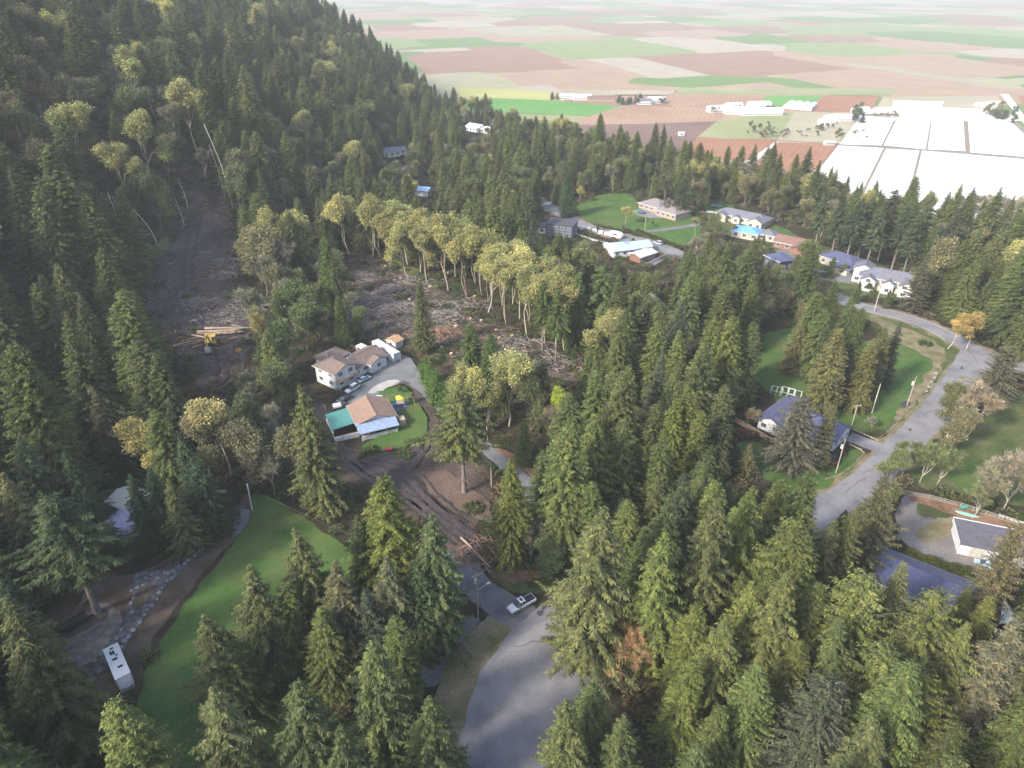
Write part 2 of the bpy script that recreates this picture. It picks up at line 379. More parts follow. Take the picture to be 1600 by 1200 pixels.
drape('lawn', OPEN['lawn_left'], M_GRASS, .03, jit=.25, cell=3.5)
drape('brown_track', world_poly([(655,742),(680,735),(705,742),(735,765),(768,792),(772,822),(740,815),(708,790),(668,765)]), M_SOILR, .45, jit=.4)
drape('track_gravel', world_poly([(478,612),(492,618),(506,645),(520,690),(560,712),(615,712),(655,700),(668,715),(640,735),(660,770),(700,800),(745,835),(735,860),(690,830),(640,790),(590,760),(540,740),(505,715),(488,670)]), M_MUD, .42, jit=.4)
drape('lawn', OPEN['lawn_house'], M_GRASS, .42, jit=.12, relief=.02)
drape('gravel_yard', OPEN['yard'], M_GRAVEL, .46, jit=.15)
drape('concrete_pad', world_poly([(574,616),(582,608),(594,601),(608,596),(622,595),(627,600),(618,604),(604,608),(598,613),(590,613),(584,617)]), M_CONC, .5, jit=.05)
drape('mulch_bed', world_poly([(30,930),(110,905),(150,860),(190,905),(250,880),(335,838),(372,790),(385,765),(396,790),(388,822),(330,880),(278,945),(235,1005),(215,1080),(190,1140),(60,1140),(20,1010)]), M_MULCH, .06, jit=.3)
drape('rocky_path', world_poly([(205,915),(215,895),(232,893),(262,890),(278,878),(296,868),(316,856),(320,862),(300,876),(284,890),(275,903),(262,910),(248,933),(232,953),(212,985),(196,1012),(176,1040),(150,1060),(126,1068),(165,1020),(180,985),(198,962),(204,938)]), M_ROCK, .12, jit=.25, relief=.12)
drape('mulch_island', world_poly([(213,925),(222,917),(246,916),(240,930),(224,950),(212,958),(207,945)]), M_MULCH, .3, jit=.1)
drape('gravel_turnaround', world_poly([(84,1015),(100,1000),(128,990),(160,972),(172,958),(160,950),(140,948),(150,942),(172,945),(190,955),(192,970),(175,1000),(150,1030),(120,1045),(92,1042),(82,1030)]), mat_ground('pink_gravel', (.16,.13,.12), (.25,.205,.19), (.33,.28,.255), .6, 3.5, 1, .2), .16, jit=.2)
drape('concrete_ramp', world_poly([(362,842),(368,805),(376,796),(392,797),(390,812),(378,832)]), M_GRAVEL, .14, jit=.15)
drape('rough_verge', world_poly([(640,1230),(690,1052),(716,1010),(748,974),(768,958),(800,955),(818,968),(800,1010),(780,1050),(765,1100),(740,1230)]), M_DRYG, .05, jit=.25)
drape('verge_grass', world_poly([(745,880),(800,905),(850,905),(895,890),(893,905),(868,920),(820,930),(800,928),(775,905)]), M_GRASSD, .04, jit=.25)
drape('brown_bank', world_poly([(760,885),(800,880),(850,870),(900,865),(895,890),(850,905),(800,915),(770,903)]), mat_ground('bracken', (.10,.07,.05), (.16,.11,.08), (.22,.155,.11), .4, 2, 1, .4), .1, jit=.35, relief=.4)
drape('asphalt_turning_circle', OPEN['culdesac'], M_ASPH, .09, jit=.12)
drape('asphalt_patch', world_poly([(800,1010),(850,965),(900,975),(930,1010),(900,1040),(835,1060),(790,1060),(770,1030)]), mat_ground('old_asphalt', (.225, .215, .22), (.25, .24, .24), (.275, .262, .258), .2, 5, .3, .02), .105, jit=.3)
for k, q in enumerate([[(846,945),(862,936),(872,934),(876,940),(862,948),(850,956)], [(866,945),(880,940),(884,946),(872,952)], [(838,955),(850,952),(852,958),(842,962)]]):
    drape('tar_patch', world_poly(q), M_DARKP, .125, jit=.25, cell=1, dens=.6)
road('lane', [(700,855),(722,893),(752,925),(800,958),(830,968)], 6.5, mat_ground('worn_asphalt', (.10,.10,.11), (.14,.14,.15), (.18,.178,.18), .25, 3, .5, .08), .075, jit=.3)
drape('gravel_parking', OPEN['gravel_lot'], mat_ground('dark_gravel', (.11,.11,.13), (.16,.16,.18), (.21,.205,.22), .3, 3.5, .8, .12), .05, jit=.15)
drape('lawn', OPEN['lawn_centre'], M_GRASS, .03, jit=.3)
drape('lawn', OPEN['lawn_east'], M_GRASS, .05, jit=.3)
drape('lawn', OPEN['lawn_fence'], M_GRASS, .03, jit=.3)
drape('dry_verge', OPEN['verge'], M_GRASSD, .075, jit=.35)
drape('dry_ditch_bank', world_poly([(1358,486),(1390,505),(1440,522),(1480,548),(1470,580),(1440,618),(1412,650),(1398,662),(1396,652),(1420,618),(1448,585),(1462,565),(1430,548),(1385,525),(1360,508)]), M_DRYG, .1, jit=.4)
drape('far_lawn', OPEN['far_lawn'], M_GRASS, .05, jit=.3, cell=4)
drape('far_lawn', OPEN['far_lawn_east'], M_GRASS, .05, jit=.3, cell=4)
drape('garden_ground', OPEN['estate'], M_GRASSD, .03, jit=.3, cell=4)
drape('estate_lawn', world_poly([(1300,395),(1325,408),(1350,425),(1340,425),(1310,405)]), M_GRASS, .07, jit=.2)
drape('estate_lawn', world_poly([(1205,352),(1235,360),(1240,368),(1212,362)]), M_GRASS, .07, jit=.2)
drape('estate_drive', world_poly([(1210,392),(1235,388),(1250,412),(1290,425),(1335,425),(1345,445),(1300,440),(1250,430),(1225,415)]), M_GRAVEL, .09, jit=.1)
drape('meadow', OPEN['meadow'], M_GRASSD, .03, jit=.4, cell=4)
drape('meadow_lawn', world_poly([(1490,715),(1525,722),(1530,745),(1560,800),(1510,770),(1480,745)]), M_GRASS, .07, jit=.4)
drape('gravel_court', OPEN['lot'], mat_ground('brown_gravel', (.14,.13,.15), (.205,.185,.175), (.26,.235,.20), .09, 2.2, .8, .15), .05, jit=.3)
drape('court_grass', world_poly([(1430,785),(1480,790),(1500,805),(1480,815),(1440,808)]), M_GRASSD, .09, jit=.5)
drape('court_dirt', world_poly([(1450,815),(1500,805),(1520,815),(1500,835),(1440,850),(1430,835)]), M_DRYG, .11, jit=.5)
drape('court_bank', world_poly([(1415,772),(1440,775),(1510,795),(1600,825),(1600,835),(1540,822),(1470,798),(1420,782)]), M_ORANGE, .13, jit=.25)
drape('lawn', OPEN['lawn_blue'], M_GRASS, .05, jit=.25)
drape('lawn', OPEN['hut_ground'], M_GRASS, .03, jit=.3)
drape('brush_clearing_grass', world_poly([(588,396),(610,398),(650,420),(690,448),(680,455),(640,432),(600,410)]), M_GRASSD, .5, jit=.4)
drape('shrubby_slope', world_poly([(190,400),(240,385),(285,350),(285,400),(240,445),(205,445)]), M_GRASSD, .05, jit=.5)
drape('grass_patch', world_poly([(555,540),(600,545),(608,560),(580,555)]), M_GRASSD, .35, jit=.3)
drape('orange_bank', world_poly([(768,700),(790,705),(820,725),(852,750),(860,768),(850,762),(820,738),(790,716)]), M_ORANGE, .5, jit=.25)
drape('planting_bank', world_poly([(640,604),(652,612),(690,650),(730,690),(768,725),(760,728),(715,690),(672,652),(650,625)]), M_DEBRIS, .55, jit=.15)
# roads
def shoulder(pix, w_, off): drape('gravel_shoulder', strip([at(*p) for p in pix], w_), M_DRYG, off, cell=3, jit=.45, dens=1.5, smooth_it=0)
shoulder([(1300,462),(1345,480),(1400,492),(1450,508),(1500,535),(1545,558),(1600,575),(1680,600)], 10.2, .105); shoulder([(1520,570),(1480,622),(1440,668),(1402,705),(1372,738),(1335,768),(1290,795),(1230,830)], 10.4, .108); shoulder([(800,290),(838,312),(870,330),(910,352),(950,366),(1000,376),(1040,390),(1075,402)], 10.5, .1)
road('main_road', [(1300,462),(1345,480),(1400,492),(1450,508),(1500,535),(1545,558),(1600,575),(1680,600)], [7, 7, 7.2, 7.5], M_ASPH, .12)
road('side_road', [(1535,552),(1512,580),(1480,622),(1440,668),(1402,705),(1372,738),(1335,768),(1290,795),(1230,830)], [13, 8.6, 7.6, 7.6, 7.6, 7.4], M_ASPH, .135)
road('driveway', [(1325,682),(1345,690),(1372,700),(1400,708)], 5.0, M_ASPH, .15)
road('main_road', [(800,290),(838,312),(870,330),(910,352),(950,366),(1000,376),(1040,390),(1075,402)], [7, 7, 7, 8, 9], M_ASPH, .12)
road('driveway', [(1000,363),(1040,359),(1085,352),(1110,348)], 3.2, M_GRAVEL, .13)
drape('driveway_court', world_poly([(990,328),(1010,326),(1050,330),(1060,338),(1020,342),(992,336)]), M_ASPH, .1, jit=.1)
road('track', [(1010,415),(1045,400),(1070,392)], 4, M_GRAVEL, .1)
for q in ([(1405,632),(1418,625),(1424,632),(1410,640)], [(1412,611),(1420,607),(1424,612)], [(1496,576),(1504,572),(1506,578)], [(1487,604),(1498,606),(1496,611)], [(1417,672),(1424,668),(1424,675)]):
    drape('tar_patch', world_poly(q), M_DARKP, .155, jit=.15, cell=1, dens=.6)
crk = random.Random(9)
for (pa, pb) in [((1500,590),(1476,612)),((1462,640),(1440,650)),((1385,722),(1350,740)),((1350,745),(1320,772)),((800,1010),(860,1000)),((1420,500),(1440,515)),((1510,545),(1530,570))]:
    A, B = np.array(at(*pa)[:2]), np.array(at(*pb)[:2]); L = [tuple(A+(B-A)*t+np.array([crk.uniform(-.5,.5), crk.uniform(-.5,.5)])) for t in np.linspace(0, 1, 7)]
    drape('sealed_crack', strip(L, .13), M_DARKP, .165, cell=1.5, jit=.03, dens=1, smooth_it=0)
M_RUT = mat_ground('wet_rut', (.035, .028, .03), (.05, .042, .044), (.075, .062, .062), .5, 2, .8, .2, rough=.6)
for k, q in enumerate([[(488,625),(500,665),(522,712),(570,745),(620,775),(670,815),(715,850)], [(560,722),(615,728),(655,770),(700,812),(740,840)], [(640,735),(662,705),(670,680)], [(498,640),(515,695),(560,728),(610,762),(665,795)], [(655,745),(690,790),(735,815)]]):
    for o_ in (-.95, .95):
        P = [np.array(at(*p)[:2]) for p in q]; L = []
        for i, p in enumerate(P): t = P[min(i+1, len(P)-1)]-P[max(i-1, 0)]; t /= np.linalg.norm(t); L.append(tuple(p+np.array([-t[1], t[0]])*o_))
        drape('tyre_rut', strip(L, .6), M_RUT, .47, cell=1.2, jit=.12, dens=.9, smooth_it=0)
for k, q in enumerate([[(250,470),(262,520),(290,545),(320,575),(340,600)], [(330,560),(300,480),(290,430),(300,380),(315,320)], [(345,555),(350,590),(335,605)], [(320,555),(280,500),(268,450)]]):
    for o_ in (-1.3, 1.3):
        P = [np.array(at(*p)[:2]) for p in q]; L = []
        for i, p in enumerate(P): t = P[min(i+1, len(P)-1)]-P[max(i-1, 0)]; t /= np.linalg.norm(t); L.append(tuple(p+np.array([-t[1], t[0]])*o_))
        drape('tyre_rut', strip(L, .8), M_RUT, .72, cell=1.5, jit=.2, dens=1.2, smooth_it=0)
M_PAINT = mat_plain('road_paint', (.62, .62, .6), .7, .2, 2)
for off_ in (-3.1, 3.1):
    ln = [np.array(at(*p)[:2]) for p in [(1345,480),(1400,492),(1450,508),(1490,530)]]
    L2 = []
    for i, p in enumerate(ln):
        t = ln[min(i+1, 3)]-ln[max(i-1, 0)]; t /= np.linalg.norm(t); L2.append(p+np.array([-t[1], t[0]])*off_)
    drape('edge_line', strip(L2, .14), M_PAINT, .128, cell=1.5, jit=0, dens=3)

# fields on the flood plain
FZ = FARM_Z
def fld(px, py):
    d = ray(px, py); t = (FZ-CAM_H)/d[2]; return (d[0]*t, d[1]*t)
def rowmat(name, a, b, rz, freq=.35, rough=.95):
    m, n, p = newmat(name)
    s = n.nodes.new('ShaderNodeNewGeometry').outputs['Position']
    mp = n.nodes.new('ShaderNodeMapping'); mp.inputs['Rotation'].default_value = (0, 0, rz); n.links.new(s, mp.inputs[0])
    wv = n.nodes.new('ShaderNodeTexWave'); wv.inputs['Scale'].default_value = freq*.14; wv.inputs['Distortion'].default_value = 1.5; wv.inputs['Detail'].default_value = 3
    n.links.new(mp.outputs[0], wv.inputs[0])
    f = noise(n, .012, 5, .6); c = ramp(n, [(.3, a), (.7, b)], f)
    n.links.new(mixc(n, .5, c, ramp(n, [(.3, (.88, .88, .88)), (.7, (1.1, 1.1, 1.1))], wv.outputs['Fac']), 'MULTIPLY'), p.inputs['Base Color'])
    p.inputs['Roughness'].default_value = rough; p.inputs['Specular IOR Level'].default_value = .1
    return m
F_RED = rowmat('red_soil', (.29, .135, .075), (.37, .19, .12), .5)
F_PINK = rowmat('dry_soil', (.33, .20, .13), (.41, .27, .19), .3)
F_BRN = rowmat('shaded_soil', (.17, .105, .085), (.23, .15, .12), .8)  # brown soil with the cloud shade put into its colour
F_GRN = rowmat('green_crop', (.10, .27, .06), (.16, .34, .09), .2)
F_YEL = rowmat('yellow_crop', (.38, .38, .12), (.46, .44, .18), .6)
F_TAN = rowmat('stubble', (.36, .32, .22), (.44, .38, .28), .1)
F_OLV = rowmat('olive_pasture', (.24, .27, .12), (.34, .34, .19), .1)
F_WHT = rowmat('white_film', (.84, .84, .84), (.88, .88, .87), -.42, .05, .4)
F_LANE = rowmat('bare_lane', (.22, .19, .15), (.30, .25, .20), .1)
F_PALE = rowmat('pale_field', (.60, .57, .52), (.68, .64, .58), .1)
def field(name, pix, mat, off=.25):
    P = [fld(*p) for p in pix]; me = bpy.data.meshes.new(name)
    me.from_pydata([(x, y, FZ+off) for x, y in P], [], [tuple(range(len(P)))]); me.materials.append(mat)
    if me.polygons[0].normal.z < 0: me.flip_normals()
    o = bpy.data.objects.new(name, me); C.objects.link(o); tag(o, kind='structure'); return o
field('crop_field', [(730,158),(800,152),(990,168),(920,181),(800,177),(700,172)], F_GRN)
field('crop_field', [(640,138),(790,139),(900,148),(880,158),(740,152),(600,148)], F_YEL, .3)
field('crop_field', [(600,176),(800,178),(920,182),(900,196),(760,192),(600,192)], F_OLV, .3)
field('ploughed_field', [(972,166),(1060,167),(1030,176),(1000,190),(905,188),(920,182)], F_PINK, .35)
field('ploughed_field', [(1060,167),(1140,169),(1120,190),(1010,194),(900,196),(905,188),(1000,190),(1030,176)], F_PINK, .4)
field('ploughed_field', [(860,196),(1010,194),(1120,190),(1095,215),(1060,240),(900,225),(780,200)], F_BRN, .45)
field('ploughed_field', [(1080,230),(1090,214),(1130,217),(1215,218),(1180,250),(1060,250)], F_RED, .5)
field('ploughed_field', [(1215,223),(1310,225),(1290,250),(1262,275),(1175,262)], F_RED, .55)
field('pasture', [(1120,190),(1190,180),(1240,176),(1215,218),(1130,217),(1090,214)], F_OLV, .5)
field('pasture', [(1240,176),(1290,176),(1345,190),(1330,215),(1310,225),(1215,220)], F_TAN, .55)
field('ploughed_field', [(1290,150),(1375,150),(1360,175),(1262,174)], F_RED, .45)
field('crop_field', [(1200,150),(1288,150),(1262,166),(1180,166)], F_GRN, .45)
field('ploughed_field', [(960,148),(1195,150),(1175,168),(1060,166),(975,160)], F_PINK, .3)
field('ploughed_field', [(880,140),(1060,142),(1040,150),(900,149)], F_TAN, .3)
field('ploughed_field', [(1380,152),(1560,150),(1560,176),(1365,176)], F_TAN, .5)
field('ploughed_field', [(1590,150),(1690,150),(1700,200),(1610,190)], F_RED, .5)
field('crop_field', [(1060,138),(1400,138),(1390,149),(1050,147)], F_OLV, .3)
field('orchard_ground', [(1270,270),(1330,250),(1340,340),(1280,330)], F_OLV, .3)
field('lane', [(1168,252),(1212,222),(1216,223),(1178,256)], F_PALE, .7)
field('farm_lane', [(1562,148),(1576,148),(1606,190),(1640,232),(1640,246),(1596,190)], F_PALE, .8)
field('farm_lane', [(1262,285),(1350,178),(1358,175),(1365,177),(1270,292)], F_LANE, .6)
field('bare_field', [(1262,290),(1368,176),(1560,172),(1680,260),(1700,420),(1300,420)], F_LANE, .65)
field('bare_field', [(1362,176),(1400,165),(1560,172),(1600,190),(1400,190)], F_PALE, .7)
# white sheets laid over the crop beds: each bed block is its own thing
SHEETS = [
 ([(1345,182),(1399,184),(1377,229),(1311,227)], 'white film bed behind the farm cluster, farthest left of the back row'),
 ([(1402,186),(1454,188),(1446,235),(1380,229)], 'white film bed in the back row in front of the reddish brush'),
 ([(1456,188),(1505,190),(1508,238),(1449,235)], 'white film bed in the back row between grey lane and sandy lane'),
 ([(1512,190),(1580,192),(1640,250),(1516,240)], 'white film bed in the back row beside the pale farm lane'),
 ([(1309,229),(1380,233),(1342,310),(1262,290)], 'white film bed in the front row above the leftmost skyline firs'),
 ([(1384,234),(1436,237),(1415,320),(1347,310)], 'white film bed in the front row between the grey and the sandy lane'),
 ([(1440,237),(1640,254),(1660,360),(1418,332)], 'largest white film bed at the right edge of the photo'),
 ([(1365,170),(1400,168),(1396,180),(1350,179)], 'small pale film bed beside the farm at the far side'),
 ([(1396,158),(1475,160),(1470,168),(1394,166)], 'long narrow white film strip at the far side of the fields'),
]
for pix, lab in SHEETS:
    P = [np.array(fld(*p)) for p in pix]; mb = MB()
    # long beds: shallow ridges of film along the rows
    a, b, c, d = P; nR = max(10, int(np.linalg.norm(b-a)/5.5)); nL = 6
    vs = []; fs = []
    for j in range(nL+1):
        for i in range(nR*2+1):
            s, t = i/(nR*2), j/nL; p = (a*(1-s)+b*s)*(1-t)+(d*(1-s)+c*s)*t
            vs.append((p[0], p[1], FZ+1.0+(.22 if i % 2 else 0)))
    q = nR*2+1
    fs = [(j*q+i, j*q+i+1, (j+1)*q+i+1, (j+1)*q+i) for j in range(nL) for i in range(nR*2)]
    mb.add(vs, fs); tag(mb.build('crop_cover', F_WHT), lab, 'crop cover', 'white film beds on the farmland')
# ------------------------------------------------------------------ buildings
PADS = {}
def shingle(name, a, b): return mat_lines(name, a, b, 3.4, 'Z', .9, (.1, .6), .02, .2)
R_BRN = shingle('brown_shingle', (.225,.17,.15), (.17,.13,.115)); R_BRN2 = shingle('tan_shingle', (.33,.225,.175), (.25,.17,.135))
R_GRY = shingle('grey_shingle', (.19,.195,.24), (.155,.16,.20)); R_BLU = shingle('blue_grey_shingle', (.115,.125,.225), (.09,.10,.18)); R_RED = shingle('red_brown_shingle', (.25,.15,.13), (.20,.12,.105))
R_DRK = shingle('charcoal_shingle', (.10,.105,.125), (.065,.07,.09))
R_GREEN = mat_lines('green_metal', (.10,.31,.27), (.07,.22,.20), 2.6, 'X', .45, (.1, .25), .05, .5); R_BLUM = mat_lines('blue_grey_metal', (.34,.42,.58), (.24,.31,.46), 2.4, 'X', .4, (.1, .25), .05, .5)
R_NAVY = mat_lines('navy_metal', (.08,.09,.18), (.05,.055,.115), 1.0, 'X', .4, (.1, .3), .06, .5); R_TARP = mat_plain('blue_tarp', (.16,.38,.72), .4, .2, .8); R_TARP2 = mat_plain('pale_blue_roof', (.42,.60,.80), .45, .2, .8)
R_WHT = mat_plain('white_metal', (.70,.71,.72), .5, .1, .6); R_PALE = mat_lines('pale_ribbed_metal', (.66,.66,.68), (.5,.5,.54), 1.8, 'X', .45, (.1, .3), .04, .5)
W_WHT = mat_lines('white_siding', (.74,.75,.77), (.60,.61,.64), 2.2, 'Z', .7, (.05, .2), .02); W_BEI = mat_lines('beige_siding', (.50,.48,.42), (.42,.40,.35), 2.2, 'Z', .7, (.05, .2), .02)
W_BRICK = mat_plain('peach_brick', (.38,.28,.225), .85, .25, 3); W_CRM = mat_plain('cream_stucco', (.50,.46,.38), .8, .1, 1); W_DRK = mat_plain('dark_siding', (.10,.11,.15), .6, .15, 1); W_RED = mat_plain('red_brick', (.24,.125,.10), .85, .25, 3)
W_TAN = mat_plain('tan_boards', (.42,.34,.24), .8, .2, 2); T_WHT = mat_plain('white_trim', (.66,.66,.66), .5, .05, 2); T_WOOD = mat_plain('stained_wood', (.30,.17,.09), .7, .25, 3)
def glassmat():
    m, n, b = newmat('window_glass'); f = noise(n, .7, 2, .5, 'Object'); n.links.new(ramp(n, [(.3, (.03,.04,.055)), (.7, (.09,.11,.14))], f), b.inputs['Base Color'])
    b.inputs['Roughness'].default_value = .08; b.inputs['Specular IOR Level'].default_value = .7; return m
GLASS = glassmat(); FOUND = mat_plain('foundation', (.36,.35,.33), .9, .15, 1); DOORM = mat_plain('dark_door', (.16,.10,.08), .5, .2, 2); STEEL = mat_plain('galvanised_steel', (.45,.46,.48), .4, .1, 3, .6)

def roof_mesh(x0, y0, x1, y1, h, pitch, ov, kind, ax, t=.22):
    """gable or hip roof shell over a footprint; ax: direction of the ridge"""
    mb = MB(); a0, b0, a1, b1 = x0-ov, y0-ov, x1+ov, y1+ov
    def P(a, b, z): return (a, b, z) if ax == 'x' else (b, a, z)
    if ax == 'y': a0, b0, a1, b1 = b0, a0, b1, a1
    bm = (b0+b1)/2; hb = (b1-b0)/2; rz = h+hb*pitch-ov*pitch; ez = h-ov*pitch
    if kind == 'shed': 
        v = [P(a0,b0,h-ov*pitch), P(a1,b0,h-ov*pitch), P(a1,b1,h+(b1-b0-ov)*pitch), P(a0,b1,h+(b1-b0-ov)*pitch)]
        v += [(p[0], p[1], p[2]+t) for p in v]; mb.add(v, [(0,3,2,1),(4,5,6,7),(0,1,5,4),(1,2,6,5),(2,3,7,6),(3,0,4,7)]); return mb, rz
    i0, i1 = (a0, a1) if kind == 'gable' else (a0+hb, a1-hb)
    if kind == 'halfhip': i0, i1 = a0, a1-hb
    if i1 < i0: i0 = i1 = (a0+a1)/2
    bot = [P(a0,b0,ez), P(a1,b0,ez), P(a1,b1,ez), P(a0,b1,ez), P(i0,bm,rz), P(i1,bm,rz)]
    top = [(p[0], p[1], p[2]+t) for p in bot]; v = bot+top
    F = [(6,7,11,10), (8,9,10,11), (0,4,5,1), (2,5,4,3), (0,1,7,6), (2,3,9,8)]
    F += [(9,6,10), (3,4,0), (3,0,6,9)] if kind == 'hip' else [(0,6,10,4), (4,10,9,3)]
    F += [(7,8,11), (1,5,2), (1,2,8,7)] if kind in ('hip', 'halfhip') else [(1,5,11,7), (5,2,8,11)]
    mb.add(v, F); return mb, rz
def win(parent, x, y, z, wd, ht, face, glass=None, frame=True):
    """face: 'f' y-, 'b' y+, 'l' x-, 'r' x+"""
    g = MB(); f = MB(); e = .06
    def bx(m, u0, z0, u1, z1, d0, d1):
        if face == 'f': m.box(x+u0, y-d1, z0, x+u1, y-d0, z1)
        elif face == 'b': m.box(x+u0, y+d0, z0, x+u1, y+d1, z1)
        elif face == 'l': m.box(x-d1, y+u0, z0, x-d0, y+u1, z1)
        else: m.box(x+d0, y+u0, z0, x+d1, y+u1, z1)
    bx(g, -wd/2, z, wd/2, z+ht, -.02, .035); o = g.build('window', glass or GLASS, parent)
    if frame:
        for u0, z0, u1, z1 in ((-wd/2-.1, z-.1, wd/2+.1, z), (-wd/2-.1, z+ht, wd/2+.1, z+ht+.1), (-wd/2-.1, z, -wd/2, z+ht), (wd/2, z, wd/2+.1, z+ht), (-.03, z, .03, z+ht)):
            bx(f, u0, z0, u1, z1, .04 if (u0 == -.03) else -.01, .075)
        f.build('frame', T_WHT, o)
    return o
def volume(parent, x0, y0, x1, y1, h, wall, roof, kind='gable', ax='x', pitch=.42, ov=.5, z0=-.3, wins='', frame=True, wz=1.0, ww=1.3, wh=1.2, chim=None, rmat=None):
    mb = MB(); q = [(x0,y0),(x1,y0),(x1,y1),(x0,y1)]; mb.box(x0, y0, z0, x1, y1, h)
    if kind in ('gable', 'halfhip'):
        if ax == 'x':
            ym = (y0+y1)/2; rz = h+(y1-y0)/2*pitch
            for xx, s in ((x0, 1), (x1, -1)):
                if kind == 'halfhip' and s == -1: continue
                mb.add([(xx, y0, h), (xx, y1, h), (xx, ym, rz), (xx+.15*s, y0, h), (xx+.15*s, y1, h), (xx+.15*s, ym, rz)], [(0,1,2), (5,4,3), (0,2,5,3), (1,4,5,2)])
        else:
            xm = (x0+x1)/2; rz = h+(x1-x0)/2*pitch
            for yy, s in ((y0, 1), (y1, -1)):
                if kind == 'halfhip' and s == -1: continue
                mb.add([(x0, yy, h), (x1, yy, h), (xm, yy, rz), (x0, yy+.15*s, h), (x1, yy+.15*s, h), (xm, yy+.15*s, rz)], [(0,1,2), (5,4,3), (0,2,5,3), (1,4,5,2)])
    if kind == 'shed':
        mb.add([(x0,y1,h),(x1,y1,h),(x1,y1,h+(y1-y0)*pitch),(x0,y1,h+(y1-y0)*pitch),(x0,y0,h),(x1,y0,h)], [(0,1,2,3),(4,0,3),(5,2,1)])
    mb.build('wall', wall, parent)
    rm, rz = roof_mesh(x0, y0, x1, y1, h+.003, pitch, ov, kind, ax); ro = rm.build('roof', roof, parent)
    if kind != 'shed' and frame:
        # ridge cap and white fascia under the eaves
        rb = MB(); e = .012
        if ax == 'x':
            a0, a1 = (x0-ov, x1+ov) if kind == 'gable' else (x0+(y1-y0)/2, x1-(y1-y0)/2)
            if kind == 'halfhip': a0 = x0-ov
            if a1 > a0: rb.box(a0, (y0+y1)/2-.14, rz+.2, a1, (y0+y1)/2+.14, rz+.27)
            for yy in (y0-ov-.05, y1+ov+.01): fb = MB(); fb.box(x0-ov, yy, h-ov*pitch-.02, x1+ov, yy+.04, h-ov*pitch+.21); fb.build('fascia', T_WHT, ro)
        else:
            a0, a1 = (y0-ov, y1+ov) if kind == 'gable' else (y0+(x1-x0)/2, y1-(x1-x0)/2)
            if kind == 'halfhip': a0 = y0-ov
            if a1 > a0: rb.box((x0+x1)/2-.14, a0, rz+.2, (x0+x1)/2+.14, a1, rz+.27)
            for xx in (x0-ov-.05, x1+ov+.01): fb = MB(); fb.box(xx, y0-ov, h-ov*pitch-.02, xx+.04, y1+ov, h-ov*pitch+.21); fb.build('fascia', T_WHT, ro)
        if rb.v: rb.build('ridge_cap', roof, ro)
    for face in wins:
        if face == 'd':
            MB().box(x0+(x1-x0)*.45, y0-.06, 0, x0+(x1-x0)*.45+1, y0+.02, 2.1).build('door', DOORM, parent); continue
        L = (x1-x0) if face in 'fbFB' else (y1-y0); n = max(1, int(L/3.1)); up = face.isupper(); fc = face.lower()
        for i in range(n):
            u = (i+.5)/n*L
            xx, yy = {'f': (x0+u, y0), 'b': (x0+u, y1), 'l': (x0, y0+u), 'r': (x1, y0+u)}[fc]
            win(parent, xx, yy, wz+(2.7 if up else 0), ww, wh, fc, frame=frame)
    if chim:
        cx, cy = chim; c = MB(); c.box(cx-.35, cy-.35, h, cx+.35, cy+.35, rz+.9); c.box(cx-.42, cy-.42, rz+.9, cx+.42, cy+.42, rz+1.05); c.build('chimney', W_RED, ro)
    return ro
def site(name, label, p1, p2, pad=None, cat='house', group=None, up=0.0, dz=0.0):
    """origin at ground pixel p1, local x towards ground pixel p2, local y away to the left of it; returns (root, length)"""
    a = at(*p1); b = at(*p2); d = b-a; rz = math.atan2(d.y, d.x)
    r = empty(name, (a.x, a.y, a.z+dz), rz); tag(r, label, cat, group); L = math.hypot(d.x, d.y)
    return r, L
def pad(r, cx, cy, rad):
    c, s = math.cos(r.rotation_euler.z), math.sin(r.rotation_euler.z)
    PADS[r.name+str(len(PADS))] = (r.location.x+c*cx-s*cy, r.location.y+s*cx+c*cy, rad)

# two-storey white house with an L wing: local x runs along the yard front, up and right in the photo
r, L = site('house', 'white two-storey house with brown roofs and a low wing on the gravel yard', (527,611), (602,572), dz=.45); pad(r, 8, 6, 14)
print('house', L)
volume(r, 0, 0, 7.6, 9.0, 5.3, W_WHT, R_BRN, 'halfhip', 'y', .40, .7, wins='fFlL', ww=1.5); 
b = MB(); b.box(-.2, -1.7, 2.7, 7.6, -.02, 2.86); b.build('balcony_floor', T_WOOD, r)
b = MB(); [b.box(k*.62-.2, -1.7, 2.86, k*.62-.14, -1.64, 3.75) for k in range(13)]; b.box(-.2, -1.72, 3.75, 7.6, -1.62, 3.83); b.box(-.2, -1.7, -.3, -.05, -1.55, 2.7); b.box(7.4, -1.7, -.3, 7.55, -1.55, 2.7); b.build('balcony_rail', T_WHT, r)
volume(r, 7.62, 1.2, 20.5, 9.4, 2.8, W_WHT, R_BRN, 'gable', 'x', .42, .6, wins='f', ww=1.5, wh=1.3)
volume(r, 13.2, -.6, 19.4, 1.18, 2.8, W_WHT, R_BRN, 'gable', 'y', .42, .5, wins='f', ww=1.5, wh=1.3)
volume(r, 4.5, 9.05, 12.5, 14.5, 4.4, W_WHT, R_BRN, 'hip', 'x', .40, .6, wins='l')
for q, (cx, cy, z) in enumerate([(5.2, 9.6, 6.6), (9, 4.6, 4.6), (11, 5.8, 4.5)]):
    b = MB(); b.tube([(cx, cy, z-1.2), (cx, cy, z+.8)], .22, 10); b.tube([(cx, cy, z+.8), (cx, cy, z+.95)], .32, 10); b.build('roof_vent', STEEL, r)
